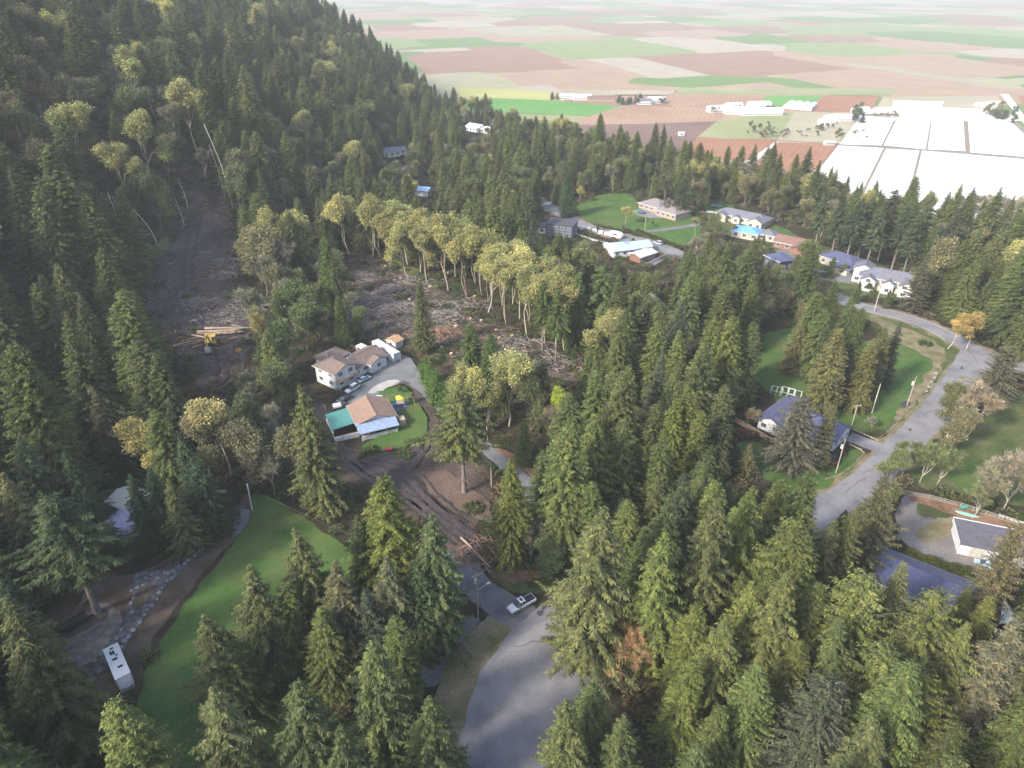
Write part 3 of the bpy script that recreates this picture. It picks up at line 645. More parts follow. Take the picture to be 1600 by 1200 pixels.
# second house: gable roof, green lean-to on its left and blue-grey lean-to in front
r, L = site('house', 'house with tan gable roof, green metal lean-to and blue metal porch roof', (566,689), (619,676), dz=.35); pad(r, 4, 8, 15)
print('house2', L)
W2 = 10.2
volume(r, 0, 3.2, W2, 13.2, 2.9, W_WHT, R_BRN2, 'gable', 'y', .34, .6, wins='br')
b, _ = roof_mesh(-.3, -.6, W2-.4, 3.0, 2.3, .22, .25, 'shed', 'x', .12); b.build('porch_roof', R_BLUM, r)
b = MB(); [b.box(x, -.5, -.3, x+.14, -.36, 2.25) for x in (0, 3.2, 6.4, 9.4)]; b.box(0, -.1, -.3, W2-.5, .1, .95); b.build('porch_post', T_WHT, r)
b = MB()
for k in range(7): b.box(.4+k*1.3, .3, -.1, 1.2+k*1.3, 1.2, .5+.35*((k*7) % 3)/2)
b.build('stored_boxes', W_RED, r)
b = MB(); v = [(-6.6,4.4,2.1),(-.62,4.4,2.75),(-.62,12.8,2.75),(-6.6,12.8,2.1)]; v += [(x,y,z+.12) for x,y,z in v]; b.add(v, [(0,3,2,1),(4,5,6,7),(0,1,5,4),(1,2,6,5),(2,3,7,6),(3,0,4,7)]); b.build('lean_to_roof', mat_lines('green_metal_cross', (.10,.31,.27), (.07,.22,.20), 2.6, 'Y', .45, (.1, .25), .05, .5), r)
b = MB(); b.box(-6.4,4.6,-.3,-6.25,12.6,2.08); b.box(-6.4,2.2,-.3,-.1,2.35,1.1); b.box(-6.55,2.2,-.3,-6.41,12.7,1.0); b.box(-6.2,12.4,-.3,-.3,12.58,2.1); b.build('lean_to_wall', W_WHT, r)
b = MB(); b.box(-6.0,2.5,-.2,-.3,4.3,.06); b.build('deck', mat_plain('pale_boards', (.46,.38,.33), .8, .2, 2), r)
b = MB(); b.box(W2+.65,1.6,0,W2+2.3,3.6,2.15); b.build('side_porch', W_TAN, r)
# shed beside the container
r, L = site('shed', 'small shed with an orange brown roof behind the white container', (606,541), (616,545), cat='shed', dz=.1); pad(r, 2, 2, 4)
volume(r, -.6, 0, 3.8, 3.4, 2.2, W_WHT, mat_plain('orange_roof', (.46,.29,.15), .8, .2, 1.5), 'gable', 'y', .35, .3, wins='f', ww=.8, wh=.8, frame=False)
# white container / trailer
CONT = mat_lines('white_corrugated', (.72,.73,.74), (.58,.59,.62), 3.2, 'X', .5, (.1, .4), .04)
r, L = site('shipping_container', 'long white shipping container parked above the gravel yard', (616,568), (587,550), cat='container', dz=.5); pad(r, 6, 1, 8)
b = MB(); b.box(0, -2.5, .12, 12.2, 0, 2.8); b.build('body', CONT, r, bevel=.03)
b = MB(); b.box(-.1, -2.55, 0, 12.3, -2.3, .14); b.box(-.1, -.2, 0, 12.3, .05, .14); [b.box(x, y, .1, x+.16, y+.16, 2.86) for x in (-.08, 12.12) for y in (-2.57, -.09)]; b.box(-.08, -2.57, 2.8, .1, .07, 2.92); b.box(12.1, -2.57, 2.8, 12.28, .07, 2.92); b.build('frame', T_WHT, r)
b = MB(); [b.tube([(-.12, y, .3), (-.12, y, 2.6)], .03, 6) for y in (-2.0, -1.5, -1.0, -.5)]; b.box(-.1, -1.27, .2, -.03, -1.23, 2.7); b.build('door', STEEL, r)
r, L = site('camper_roof', 'white camper trailer behind the wing of the two-storey house', (556,551), (570,557), cat='camper', dz=.1); r.name = 'camper_trailer'
b = MB(); b.prism([(0,.5),(5.2,.5),(5.6,1.6),(5.0,2.6),(.4,2.7),(-.1,1.9)], 0, 2.3); b.build('body', R_WHT, r, bevel=.12)
wheels = [MB().tube([(2.6, y, .38), (2.6, y+.22, .38)], .38, 14).build('wheel', W_DRK, r) for y in (.1, 2.0)]; MB().box(1, -.03, 1.5, 2.4, .01, 2.1).build('window', GLASS, r)

# house with blue grey roof beside the lawns
r, L = site('house', 'white house with a slate blue roof and peaked gable beside the fenced yard', (1183,668), (1218,683)); pad(r, 6, 8, 14)
volume(r, 0, 0, 6.5, 15, 3.0, W_WHT, R_BLU, 'gable', 'y', .48, .6, wins='fl')
volume(r, 6.52, 3.5, 19, 13, 3.0, W_WHT, R_BLU, 'gable', 'x', .46, .6, wins='fr')
volume(r, 9.5, 0, 14.8, 3.48, 2.9, W_WHT, R_BLU, 'gable', 'y', .46, .5, wins='f')
b = MB(); b.box(6.4, 1.2, -.2, 7.3, 2.2, 6.6); b.build('chimney', W_BEI, r)
# dark blue metal roof, lower right
r, L = site('house', 'long building under a dark blue ribbed metal roof among the lower right cedars', (1352,918), (1452,960)); pad(r, 11, 6, 15)
volume(r, 0, 0, 21, 10, 3.0, W_WHT, R_NAVY, 'hip', 'x', .42, .7, wins='fbr')
b = MB(); b.add([(21.9,1.5,2.9),(24.8,5.6,2.3),(21.9,9,2.9),(21.9,1.5,3.05),(24.8,5.6,2.45),(21.9,9,3.05)], [(0,1,2),(3,5,4),(0,3,4,1),(1,4,5,2),(2,5,3,0)]); b.tube([(24.6,5.6,-.2),(24.6,5.6,2.35)], .09, 8); b.build('awning', T_WHT, r)
# long barn
r, L = site('barn', 'long white walled shed with a faded dark roof on the gravel court', (1495,865), (1570,881), cat='barn'); pad(r, 7, 4, 10)
volume(r, 0, 0, 15.5, 7.5, 2.7, W_WHT, mat_plain('worn_membrane', (.125,.12,.15), .8, .22, 1.2), 'shed', 'x', .06, .3, wins='')
b = MB(); b.box(-.36, 7.8, 2.7, 15.9, 7.96, 3.55); b.box(-.46, -.36, 2.6, -.34, 7.7, 3.4); b.build('parapet', T_WHT, r); MB().box(2, -.05, 0, 4.6, .03, 2.4).build('door', W_BEI, r); win(r, 9, 0, 1, 1.4, 1, 'f')
# half hidden house, lower left
r, L = site('house', 'half hidden house with a cream roof corner and pale blue roof under dark firs', (150,842), (190,862)); pad(r, 3, 5, 9)
volume(r, 0, 0, 7.5, 7.0, 2.7, W_WHT, mat_plain('pale_violet_roof', (.50,.50,.66), .6, .15, 1), 'gable', 'y', .38, .5, wins='fr')
volume(r, -5.2, 7.4, 2.4, 13.5, 3.0, W_WHT, mat_plain('cream_roof', (.72,.68,.58), .7, .1, 1), 'gable', 'x', .3, .5, wins='f')
# estate houses along the rim
def est(lab, p1, p2, vols, padr, dz=0):
    r, L = site('house', lab, p1, p2, dz=dz)
    for v in vols: volume(r, *v[0], **v[1])
    x1 = max(v[0][2] for v in vols); y1 = max(v[0][3] for v in vols); pad(r, x1/2, y1/2, padr); return r
k_ = dict(frame=True, ww=1.5, wh=1.3)
est('large white trimmed house with grey roof and front gables beside the main road', (1337,452), (1405,465), [((0,3,21,13,5.0,W_BEI,R_GRY,'hip','x',.45,.7), dict(wins='fr', **k_)), ((1,0,6,2.98,4.6,T_WHT,R_GRY,'gable','y',.6,.5), dict(wins='fF', **k_)), ((8.5,.6,12.5,2.98,4.2,T_WHT,R_GRY,'gable','y',.6,.5), dict(wins='f', **k_)), ((14.5,-.6,21.2,2.98,4.8,T_WHT,R_GRY,'gable','y',.6,.5), dict(wins='fF', **k_)), ((-3,8,3.5,14,6.0,T_WHT,R_GRY,'gable','y',.5,.5), dict(wins='f', **k_))], 13)
est('house with blue grey stepped roofs above the big white trimmed house', (1272,412), (1318,428), [((0,3,15,13,3.4,W_CRM,R_BLU,'hip','x',.36,.7), dict(wins='f', **k_)), ((9,-2,16.5,2.98,2.9,W_CRM,R_BLU,'hip','y',.36,.6), dict(wins='r', **k_))], 11)
est('house with slate blue roof and glazed corner seen between the conifers of the estate', (1216,425), (1238,421), [((0,0,8,9,4.4,W_DRK,R_BLU,'hip','y',.35,.6), dict(wins='flr', **k_))], 7)
est('red brown roofed brick house with a white garage on the estate', (1205,388), (1242,396), [((0,2,12,11,3.0,W_RED,R_RED,'gable','x',.42,.6), dict(wins='f', **k_)), ((9,-2,15,1.98,2.8,W_RED,R_RED,'gable','y',.42,.5), dict(wins='', **k_))], 10)
est('long cream house with dark hipped roof and several front gables behind the blue tarp roof', (1112,343), (1182,358), [((0,3,26,12,3.2,W_CRM,R_GRY,'hip','x',.42,.6), dict(wins='f', **k_)), ((2,0,7,2.98,3.2,W_CRM,R_GRY,'gable','y',.5,.4), dict(wins='f', **k_)), ((10,1,14,2.98,3.0,W_CRM,R_GRY,'gable','y',.5,.4), dict(wins='f', **k_)), ((19,-1,26,2.98,3.4,W_CRM,R_GRY,'gable','y',.5,.4), dict(wins='f', **k_))], 14)
est('house with a bright blue tarpaulin over its roof on the estate', (1142,370), (1172,375), [((0,0,12,9,3.0,W_CRM,R_TARP,'hip','x',.36,.5), dict(wins='f', **k_)), ((12.02,2,19,9.4,3.0,W_CRM,R_GRY,'hip','x',.4,.5), dict(wins='f', **k_))], 10)
est('very long low brick house with grey brown roof on the far lawn', (998,325), (1052,341), [((0,0,14,11,3.0,W_BRICK,shingle('grey_brown', (.27,.24,.24), (.19,.17,.18)),'hip','x',.42,.6), dict(wins='f', **k_)), ((14.02,-3,27,9,3.2,W_BRICK,MATS['grey_brown'],'hip','x',.45,.6), dict(wins='f', **k_))], 16)
est('pale blue roofed house below the far road, partly covered by trees', (958,403), (1000,398), [((0,0,11,10,3.0,W_WHT,R_TARP2,'hip','x',.35,.5), dict(wins='f', **k_)), ((11.5,1,19,9,2.8,W_WHT,R_TARP2,'gable','x',.4,.4), dict(wins='f', **k_))], 9)
est('small shed like house with a pale ribbed roof beside the white picket fence', (1000,412), (1030,402), [((0,0,10,6,2.8,W_RED,R_PALE,'gable','x',.25,.6), dict(wins='f', **k_))], 7)
est('modern dark blue flat sided house below the far road', (852,368), (884,372), [((0,0,13,9,5.6,W_DRK,R_DRK,'shed','x',.05,.3), dict(wins='fFr', **k_)), ((-5,2,-.02,8,3.0,T_WHT,R_DRK,'shed','x',.05,.3), dict(wins='f', **k_))], 9)
est('white house high on the wooded slope beneath the hillside, upper middle', (600,247), (620,249), [((0,0,12,8,3.2,W_WHT,R_GRY,'gable','x',.45,.5), dict(wins='f', **k_)), ((12.3,2,18,8,2.8,W_WHT,R_GRY,'gable','x',.5,.4), dict(wins='f', **k_))], 9)
est('white house farthest up the wooded rim near the green crop field', (728,204), (756,209), [((0,0,14,9,3.4,W_WHT,R_WHT,'gable','x',.4,.5), dict(wins='f', **k_)), ((15,1,23,9,3.2,W_WHT,R_WHT,'hip','x',.4,.5), dict(wins='f', **k_))], 12)
est('house with a pale blue ribbed roof standing alone in the far mixed wood', (668,308), (680,302), [((0,0,7,14,3.2,W_WHT,R_TARP2,'gable','y',.35,.5), dict(wins='f', **k_))], 9)
est('small grey roofed house glimpsed behind the row of yellow maples', (612,352), (628,350), [((0,0,9,7,3,W_WHT,R_GRY,'gable','x',.4,.5), dict(wins='f', **k_))], 7)
# farmsteads on the plain
def farm(lab, px, py, rz, vols, cat='farm building', name='farmhouse', group=None):
    x, y = fld(px, py); r = empty(name, (x, y, FZ+.3), rz); tag(r, lab, cat, group)
    for (x0, y0, x1, y1, h, wall, roof, kind, ax) in vols: volume(r, x0, y0, x1, y1, h, wall, roof, kind, ax, .4, .5, frame=False, wins='f', ww=2, wh=1.4)
    return r
GH = mat_lines('film_hoops', (.78,.79,.78), (.62,.63,.64), .6, 'X', .4, (.1, .3), .1)
def greenhouse(lab, px, py, rz, L, Wd, n):
    x, y = fld(px, py); r = empty('greenhouse', (x, y, FZ+.8), rz); tag(r, lab, 'greenhouse', 'greenhouses on the plain')
    for k in range(n):
        b = MB(); pr = [(k*Wd+Wd*.5+Wd*.47*math.cos(a), 2.2+2.6*math.sin(a)) for a in np.linspace(math.pi, 0, 9)]; pr = [(pr[0][0], 0)]+pr+[(pr[-1][0], 0)]
        b.prism(pr, 0, L); b.build('film_bay', GH, r)
greenhouse('three bay film greenhouse left of the red field, nearest of two', 1235, 172, -.5, 52, 9, 3); greenhouse('two bay film greenhouse left of the red field, nearer the green crop', 1222, 170, -.5, 48, 9, 2)
wv = lambda *a: a
farm('white farmhouse at the far edge left of the middle of the plain', 875, 156, .2, [(0,0,22,12,5,W_WHT,R_WHT,'gable','x')]); farm('pale barn beside the farmhouse at the far edge of the plain', 897, 157, .1, [(0,0,26,12,5,W_WHT,R_WHT,'gable','x')], name='barn')
farm('brown long barn standing by itself at the far edge of the plain', 918, 158, 0, [(0,0,40,10,4,W_TAN,R_RED,'gable','x')], name='barn')
farm('left house of the tree sheltered farm in the upper middle of the plain', 998, 164, .1, [(0,0,18,12,5,W_WHT,R_GRY,'gable','x')]); farm('bright barn at the right of the tree sheltered farm', 1016, 163, .3, [(0,0,24,14,6,W_WHT,R_WHT,'gable','x')], name='barn')
for i, (px, py, rz, a, bq, lab) in enumerate([(1110,177,.3,26,12,'leftmost white shed of the big white farmstead'), (1130,178,-.2,20,14,'gabled white house second from the left in the big farmstead'), (1137,172,.2,22,12,'rear white barn of the big farmstead'), (1152,179,.1,24,13,'middle white house of the big farmstead'), (1160,181,0,52,14,'long white barn along the front of the big farmstead'), (1172,170,.15,30,12,'rear right white barn of the big farmstead')]):
    farm(lab, px, py, rz, [(0,0,a,bq,6,W_WHT,R_WHT if i % 2 else R_PALE,'gable','x')], name='barn' if i != 1 else 'farmhouse')
for i, (px, py, rz, a, bq, lab) in enumerate([(1284,196,.2,18,10,'front left white shed of the farm beside the white film beds'), (1296,190,.5,16,10,'white house with grey door in the farm beside the white film beds'), (1308,190,0,30,13,'large white barn of the farm beside the white film beds'), (1336,178,.1,20,12,'white house behind trees at the corner of the white film beds')]):
    farm(lab, px, py, rz, [(0,0,a,bq,5,W_WHT,R_WHT,'gable','x')], name='barn' if i != 1 else 'farmhouse')
farm('pale farmhouse beside the farm lane in the upper right', 1545, 170, .1, [(0,0,18,12,6,W_WHT,R_WHT,'gable','x')]); farm('low shed left of the farmhouse beside the farm lane', 1528, 168, .1, [(0,0,20,9,4,W_WHT,R_PALE,'gable','x')], name='barn')
farm('small white hut at the corner of the near red field', 1290, 228, .1, [(0,0,10,6,3,W_WHT,R_WHT,'gable','x')], name='shed'); farm('tiny white hut on the dark ploughed field', 1061, 213, .1, [(0,0,6,5,3,W_WHT,R_WHT,'gable','x')], name='shed')
farm('red brown orchard shed at the right edge below the white film beds', 1560, 350, .1, [(0,0,22,10,4,W_RED,R_RED,'gable','x')], name='shed')
# ------------------------------------------------------------------ vehicles
def paint(name, c, rough=.3): 
    m = mat_plain(name, c, rough, .04, 3, spec=.6); m.node_tree.nodes['Principled BSDF'].inputs['Coat Weight'].default_value = .5; return m
P_WHT = paint('white_paint', (.74,.75,.76)); P_BLK = paint('black_paint', (.02,.022,.03)); P_BLU = paint('pale_blue_paint', (.38,.50,.60)); P_YEL = paint('machine_yellow', (.62,.40,.04), .45); P_RED = paint('red_plastic', (.55,.03,.04)); P_SIL = paint('silver_paint', (.42,.44,.48))
RUB = mat_plain('rubber', (.02,.02,.022), .9, .1, 3); LAMP = mat_plain('lamp_glass', (.65,.66,.68), .15, .05, 3); TAIL = mat_plain('tail_lamp', (.35,.02,.02), .2, .05, 3)
def loft(secs, mat, name, parent, bevel=.0, smooth=True):
    """secs: (x, halfwidth bottom, halfwidth top, z bottom, z top)"""
    mb = MB(); n = 8; vs = []
    for x, wb, wt, zb, zt in secs:
        m = zb+(zt-zb)*.45
        vs += [(x, -wb*.92, zb), (x, -wb, m), (x, -wt, zt-.06), (x, -wt*.88, zt), (x, wt*.88, zt), (x, wt, zt-.06), (x, wb, m), (x, wb*.92, zb)]
    fs = [(i*n+k, i*n+(k+1) % n, (i+1)*n+(k+1) % n, (i+1)*n+k) for i in range(len(secs)-1) for k in range(n)]
    fs += [tuple(range(n))[::-1], tuple((len(secs)-1)*n+k for k in range(n))]
    mb.add(vs, fs); o = mb.build(name, mat, parent); return o
def car(name, label, loc, rz, kind, pm, cat='car', group=None, glassroof=None):
    r = empty(name, loc, rz); tag(r, label, cat, group); S = kind
    Ln = {'pickup': 5.8, 'suv': 4.8, 'sedan': 4.5, 'van': 5.2}[kind]; hw = .98 if kind != 'sedan' else .88; h = Ln/2
    if kind == 'pickup':
        loft([(-h,hw*.93,hw*.9,.55,1.12),(-h+.08,hw,hw*.96,.42,1.15),(-.45,hw,hw*.96,.4,1.15)], pm, 'bed', r)
        loft([(-.42,hw,hw*.96,.4,1.16),(1.2,hw,hw*.96,.38,1.16),(2.1,hw*.98,hw*.93,.38,1.12),(h-.15,hw*.93,hw*.88,.42,1.0),(h,hw*.85,hw*.8,.5,.82)], pm, 'body', r)
        loft([(-.4,hw*.9,hw*.72,1.14,1.86),(.1,hw*.93,hw*.76,1.14,1.93),(.75,hw*.93,hw*.74,1.14,1.86),(1.55,hw*.9,hw*.74,1.13,1.18)], GLASS, 'cabin_glass', r)
        MB().box(-.45, -hw*.70, 1.88, .72, hw*.70, 1.955).build('cab_roof', pm, r, bevel=.03); MB().box(-.1, -.42, 1.957, .4, .42, 1.967).build('sunroof', GLASS, r)
        MB().box(-h+.14, -hw*.8, 1.153, -.55, hw*.8, 1.165).build('bed_cover', P_BLK, r)
        b = MB(); [b.box(x, s*hw*.86-.035, 1.15, x+.1, s*hw*.86+.035, 1.9) for x in (-.42, .32) for s in (-1, 1)]; b.build('door_pillar', pm, r); wx = (-1.75, 1.75); wr = .4
    else:
        hh = 1.75 if kind == 'suv' else (1.45 if kind == 'sedan' else 2.1); bel = 1.02 if kind == 'suv' else .92
        loft([(-h,hw*.86,hw*.8,.5,.9),(-h+.15,hw*.97,hw*.9,.38,bel),(-.5,hw,hw*.95,.3,bel+.02),(1.0,hw,hw*.94,.32,bel-.02),(h-.35,hw*.95,hw*.88,.36,bel-.16),(h,hw*.82,hw*.74,.45,.68)], pm, 'body', r)
        back = -h+.25 if kind != 'sedan' else -h+.8
        loft([(back,hw*.88,hw*.74,bel-.03,bel+.35),(back+.35,hw*.9,hw*.74,bel-.03,hh-.08),(.0,hw*.92,hw*.74,bel-.03,hh-.03),(.45,hw*.92,hw*.74,bel-.03,hh-.12),(1.25,hw*.88,hw*.74,bel-.06,bel+.04)], GLASS, 'cabin_glass', r)
        MB().box(back+.4, -hw*.68, hh-.06, .35, hw*.68, hh+.02).build('car_roof', pm, r, bevel=.03)
        b = MB(); [b.box(x, s*hw*.85-.03, bel-.05, x+.08, s*hw*.85+.03, hh-.1) for x in (back+.45, -.3, .4) for s in (-1, 1)]; b.build('door_pillar', pm, r)
        wx = (-h+.9, h-.92); wr = .34
        if kind == 'suv': b = MB(); [b.tube([(back+.4, s*hw*.6, hh+.07), (.3, s*hw*.6, hh+.07)], .03, 6) for s in (-1, 1)]; b.build('roof_rail', STEEL, r)
    for x in wx:
        for s in (-1, 1):
            wl = MB(); wl.tube([(x, s*(hw-.22), wr), (x, s*(hw+.01), wr)], wr, 18); w_ = wl.build('wheel', RUB, r)
            q = MB(); q.tube([(x, s*(hw+.005), wr), (x, s*(hw+.025), wr)], wr*.6, 12); q.build('rim', STEEL, w_)
    for s in (-1, 1):
        MB().box(h-.2, s*hw*.62-.16, .66, h-.02, s*hw*.62+.16, .82).build('headlight', LAMP, r); MB().box(-h-.01, s*hw*.72-.12, .72, -h+.1, s*hw*.72+.12, .98).build('tail_light', TAIL, r)
        MB().box(.95, s*(hw+.1)-.1, bel_ := 1.05, 1.1, s*(hw+.1)+.1, 1.22).build('mirror', P_BLK, r)
    return r
def dirang(p1, p2): a, b = at(*p1), at(*p2); return math.atan2(b.y-a.y, b.x-a.x)
def gpos(px, py, dz): a = at(px, py); return (a.x, a.y, a.z+dz)
car('pickup_truck', 'white pickup truck with dark bed cover driving off the turning circle', gpos(815, 948, .10), dirang((830,938), (803,953)), 'pickup', P_WHT, 'pickup')
car('parked_suv', 'white estate car parked at the corner of the two-storey house', gpos(551, 612, .48), dirang((562,606), (544,617)), 'suv', P_WHT)
car('parked_car', 'pale blue car parked against the wing of the white house', gpos(569, 597, .48), dirang((560,601), (578,592)), 'sedan', P_BLU)
car('parked_car', 'black car with open tailgate between the white estate car and the white topped truck', gpos(539, 628, .5), dirang((548,622), (532,630)), 'sedan', P_BLK)
r = car('parked_truck', 'black truck with a white canopy parked behind the green lean-to', gpos(537, 641, .5), dirang((530,644), (548,640)), 'pickup', P_BLK, 'truck')
MB().box(-2.7, -.86, 1.2, -.5, .86, 1.85).build('canopy', P_WHT, r, bevel=.06)
car('parked_car', 'silver car driving on the far road beside the hedge', gpos(1028, 382, .13), dirang((1038,386), (1015,378)), 'suv', P_SIL)
car('parked_car', 'dark blue car parked in front of the long white walled shed', gpos(1540, 886, .06), dirang((1548,888), (1530,882)), 'sedan', P_BLU)
# delivery van-like white camper near the stone fence
r = empty('camper_trailer', gpos(962, 372, .14), dirang((952,372), (975,378))); tag(r, 'rounded white camper standing at the end of the white stone fence by the far road', 'camper')
loft([(-3.4,1.1,.9,.7,2.2),(-2.8,1.25,1.1,.5,2.9),(0,1.25,1.15,.5,3.1),(2.6,1.25,1.1,.5,3.0),(3.6,1.1,.9,.9,2.0)], P_WHT, 'body', r); wl_ = [MB().tube([(x, s*1.05, .42), (x, s*1.28, .42)], .42, 14).build('wheel', RUB, r) for x in (-1, 0.1) for s in (-1, 1)]; MB().box(-1, -1.27, 1.6, 1.4, -1.2, 2.3).build('window', GLASS, r)
# motorhome at the bottom left
r = empty('motorhome', gpos(190, 1052, .1), dirang((186,1040), (205,1085))); tag(r, 'white motorhome with black roof vents parked at the bottom of the stone path', 'motorhome')
MB().box(-4.2, -1.25, .5, 4.0, 1.25, 3.1).build('body', P_WHT, r, bevel=.1); loft([(4.02,1.2,1.1,.5,2.9),(4.6,1.15,1.0,.5,2.0),(5.0,1.0,.9,.5,1.3)], P_WHT, 'cab', r)
for (x, y, a, c) in ((-3.3,.0,.3,.3),(-2.3,-.35,.9,.16),(-2.2,.05,1.0,.16),(-1.3,.35,.25,.2),(-.6,-.1,.45,.4),(1.6,.2,.4,.4)):
    MB().box(x-a*.5, y-c, 3.1, x+a*.5, y+c, 3.2).build('roof_vent', P_BLK, r)
wl_ = [MB().tube([(x, s*1.05, .42), (x, s*1.27, .42)], .42, 14).build('wheel', RUB, r) for x in (-2.4, 3.6) for s in (-1, 1)]; MB().box(-2, -1.27, 1.5, 1.2, -1.24, 2.3).build('window', GLASS, r); MB().box(-2, 1.24, 1.5, 1.2, 1.27, 2.3).build('window', GLASS, r)
# dark trailer by the turnaround
r = empty('utility_trailer', gpos(112, 980, .2), dirang((95,990), (132,970))); tag(r, 'black flat utility trailer standing on the pink gravel turnaround', 'trailer')
b = MB(); b.box(-3, -1.1, .55, 3, 1.1, .68); b.build('deck', P_BLK, r); b = MB(); [b.box(-3, y, .68, 3, y+.06, 1.15) for y in (-1.1, 1.04)]; b.box(-3, -1.1, .68, -2.94, 1.1, 1.15); b.build('side_rail', P_BLK, r); wl_ = [MB().tube([(x, s*1.12, .36), (x, s*1.34, .36)], .36, 14).build('wheel', RUB, r) for x in (-.5, .4) for s in (-1, 1)]; MB().tube([(3, 0, .6), (4.3, 0, .5)], .06, 6).build('drawbar', STEEL, r); MB().box(-2.4, -.8, .69, -.2, .7, 1.3).build('load', mat_plain('dark_tarp', (.04,.045,.05), .6, .2, 2), r)

# excavator
r = empty('excavator', gpos(332, 540, .25), dirang((332,540), (329,552))); tag(r, 'yellow excavator working in front of the log pile on the muddy clearing', 'excavator'); r.scale = (1.3, 1.3, 1.3)
for s in (-1, 1):
    b = MB(); b.prism([(-2,.25),(-1.7,0),(1.7,0),(2.05,.3),(1.9,.75),(1.6,.9),(-1.6,.9),(-1.95,.75)], s*1.35-.32, s*1.35+.32); t_ = b.build('track', RUB, r, bevel=.05)
b = MB(); b.box(-1, -1.1, .45, 1, 1.1, 1.0); b.tube([(0,0,1.0),(0,0,1.15)], .85, 18); b.build('undercarriage', P_BLK, r)
b = MB(); b.prism([(-2.3,1.15),(1.3,1.15),(1.5,1.5),(.4,2.05),(-2.1,2.25),(-2.5,1.7)], -1.3, .35); b.build('engine_cover', P_YEL, r, bevel=.08)
b = MB(); b.prism([(-.5,1.15),(1.7,1.15),(1.75,1.9),(1.3,3.0),(-.4,3.0)], .42, 1.4); cb = b.build('cab', P_YEL, r, bevel=.05); MB().prism([(-.3,1.8),(1.77,1.8),(1.4,2.85),(-.3,2.85)], .39, 1.43).build('cab_glass', GLASS, cb)
b = MB(); b.prism([(1.0,1.5),(1.4,1.3),(3.0,3.9),(4.6,4.1),(4.7,4.5),(2.7,4.4)], -.3, .05); b.build('boom', P_YEL, r, bevel=.03)
b = MB(); b.prism([(4.2,4.6),(4.8,4.7),(5.9,2.1),(5.5,2.0)], -.26, .01); b.build('arm', P_YEL, r, bevel=.03); b = MB(); b.tube([(2.0,-.13,2.0),(3.2,-.13,3.7)], .09, 8); b.build('cylinder', STEEL, r)
b = MB(); b.prism([(5.3,2.2),(6.1,2.0),(6.5,1.1),(6.0,.5),(5.2,.55),(4.9,1.2)], -.75, .5); b.build('bucket', mat_plain('worn_steel', (.42,.40,.36), .5, .2, 3), r, bevel=.04)
r = empty('log_grapple', gpos(372, 552, .3), .5); tag(r, 'small yellow digging attachment lying at the right of the excavator', 'attachment')
b = MB(); b.prism([(0,0),(1.2,0),(1.5,.6),(1.0,1.2),(.2,1.0)], 0, .5); b.build('jaw', P_YEL, r, bevel=.05); b = MB(); b.prism([(-.4,.1),(.0,.1),(.3,.9),(-.2,1.3),(-.7,.6)], .1, .45); b.build('jaw', P_YEL, r, bevel=.05)

# playground, trampolines and small yard things
r = empty('playset', gpos(622, 640, .45), .3); tag(r, 'wooden climbing frame with yellow canopy and blue slide pad on the small lawn', 'playset')
b = MB(); [b.box(x, y, 0, x+.12, y+.12, 2.9) for x in (0, 1.7) for y in (0, 1.7)]; b.box(-.05, -.05, 1.3, 1.9, 1.9, 1.42); b.build('tower', W_TAN, r)
b = MB(); b.add([(-.2,-.2,2.8),(2.0,-.2,2.8),(2.0,2.0,2.8),(-.2,2.0,2.8),(.9,.9,3.6)], [(0,1,4),(1,2,4),(2,3,4),(3,0,4),(3,2,1,0)]); b.build('canopy', mat_plain('yellow_canvas', (.72,.52,.06), .6, .1, 2), r)
b = MB(); b.prism([(-3.2,.1),(-2.6,.1),(0,1.3),(0,1.5),(-2.7,.3),(-3.2,.3)], .4, 1.3); b.build('slide', mat_plain('blue_plastic', (.12,.2,.5), .4, .1, 2), r)
b = MB(); b.tube([(1.9,.9,2.5),(4.6,.9,2.5)], .07, 8); b.tube([(4.6,.9,2.5),(4.9,0,0)], .06, 6); b.tube([(4.6,.9,2.5),(4.9,1.9,0)], .06, 6); b.build('swing_frame', W_TAN, r)
for x in (2.7, 3.7):
    b = MB(); b.tube([(x,.75,2.45),(x,.75,.55)], .02, 4); b.tube([(x,1.05,2.45),(x,1.05,.55)], .02, 4); b.box(x-.1,.7,.5,x+.1,1.1,.55); b.build('swing', P_BLK, r)
tag(drape('play_mat', [(gpos(606,637,0)[0], gpos(606,637,0)[1]), (gpos(634,628,0)[0], gpos(634,628,0)[1]), (gpos(640,637,0)[0], gpos(640,637,0)[1]), (gpos(612,650,0)[0], gpos(612,650,0)[1])], mat_plain('blue_ground_mat', (.10,.13,.24), .7, .3, 1.5), .53, cell=2, jit=.1, kind=None), 'dark blue play mat under the climbing frame', 'play mat')
r = empty('hot_tub', gpos(592, 627, .5)); tag(r, 'round white tub with dark middle at the back corner of the tan roofed house', 'hot tub')
b = MB(); b.tube([(0,0,0),(0,0,.85)], 1.3, 24); b.build('shell', P_WHT, r, bevel=.05); b = MB(); b.tube([(0,0,.86),(0,0,.875)], .75, 24); b.build('cover', P_SIL, r)
r = empty('wheelbarrow', gpos(607, 707, .5), .4); tag(r, 'red wheelbarrow lying at the lower edge of the small lawn', 'wheelbarrow')
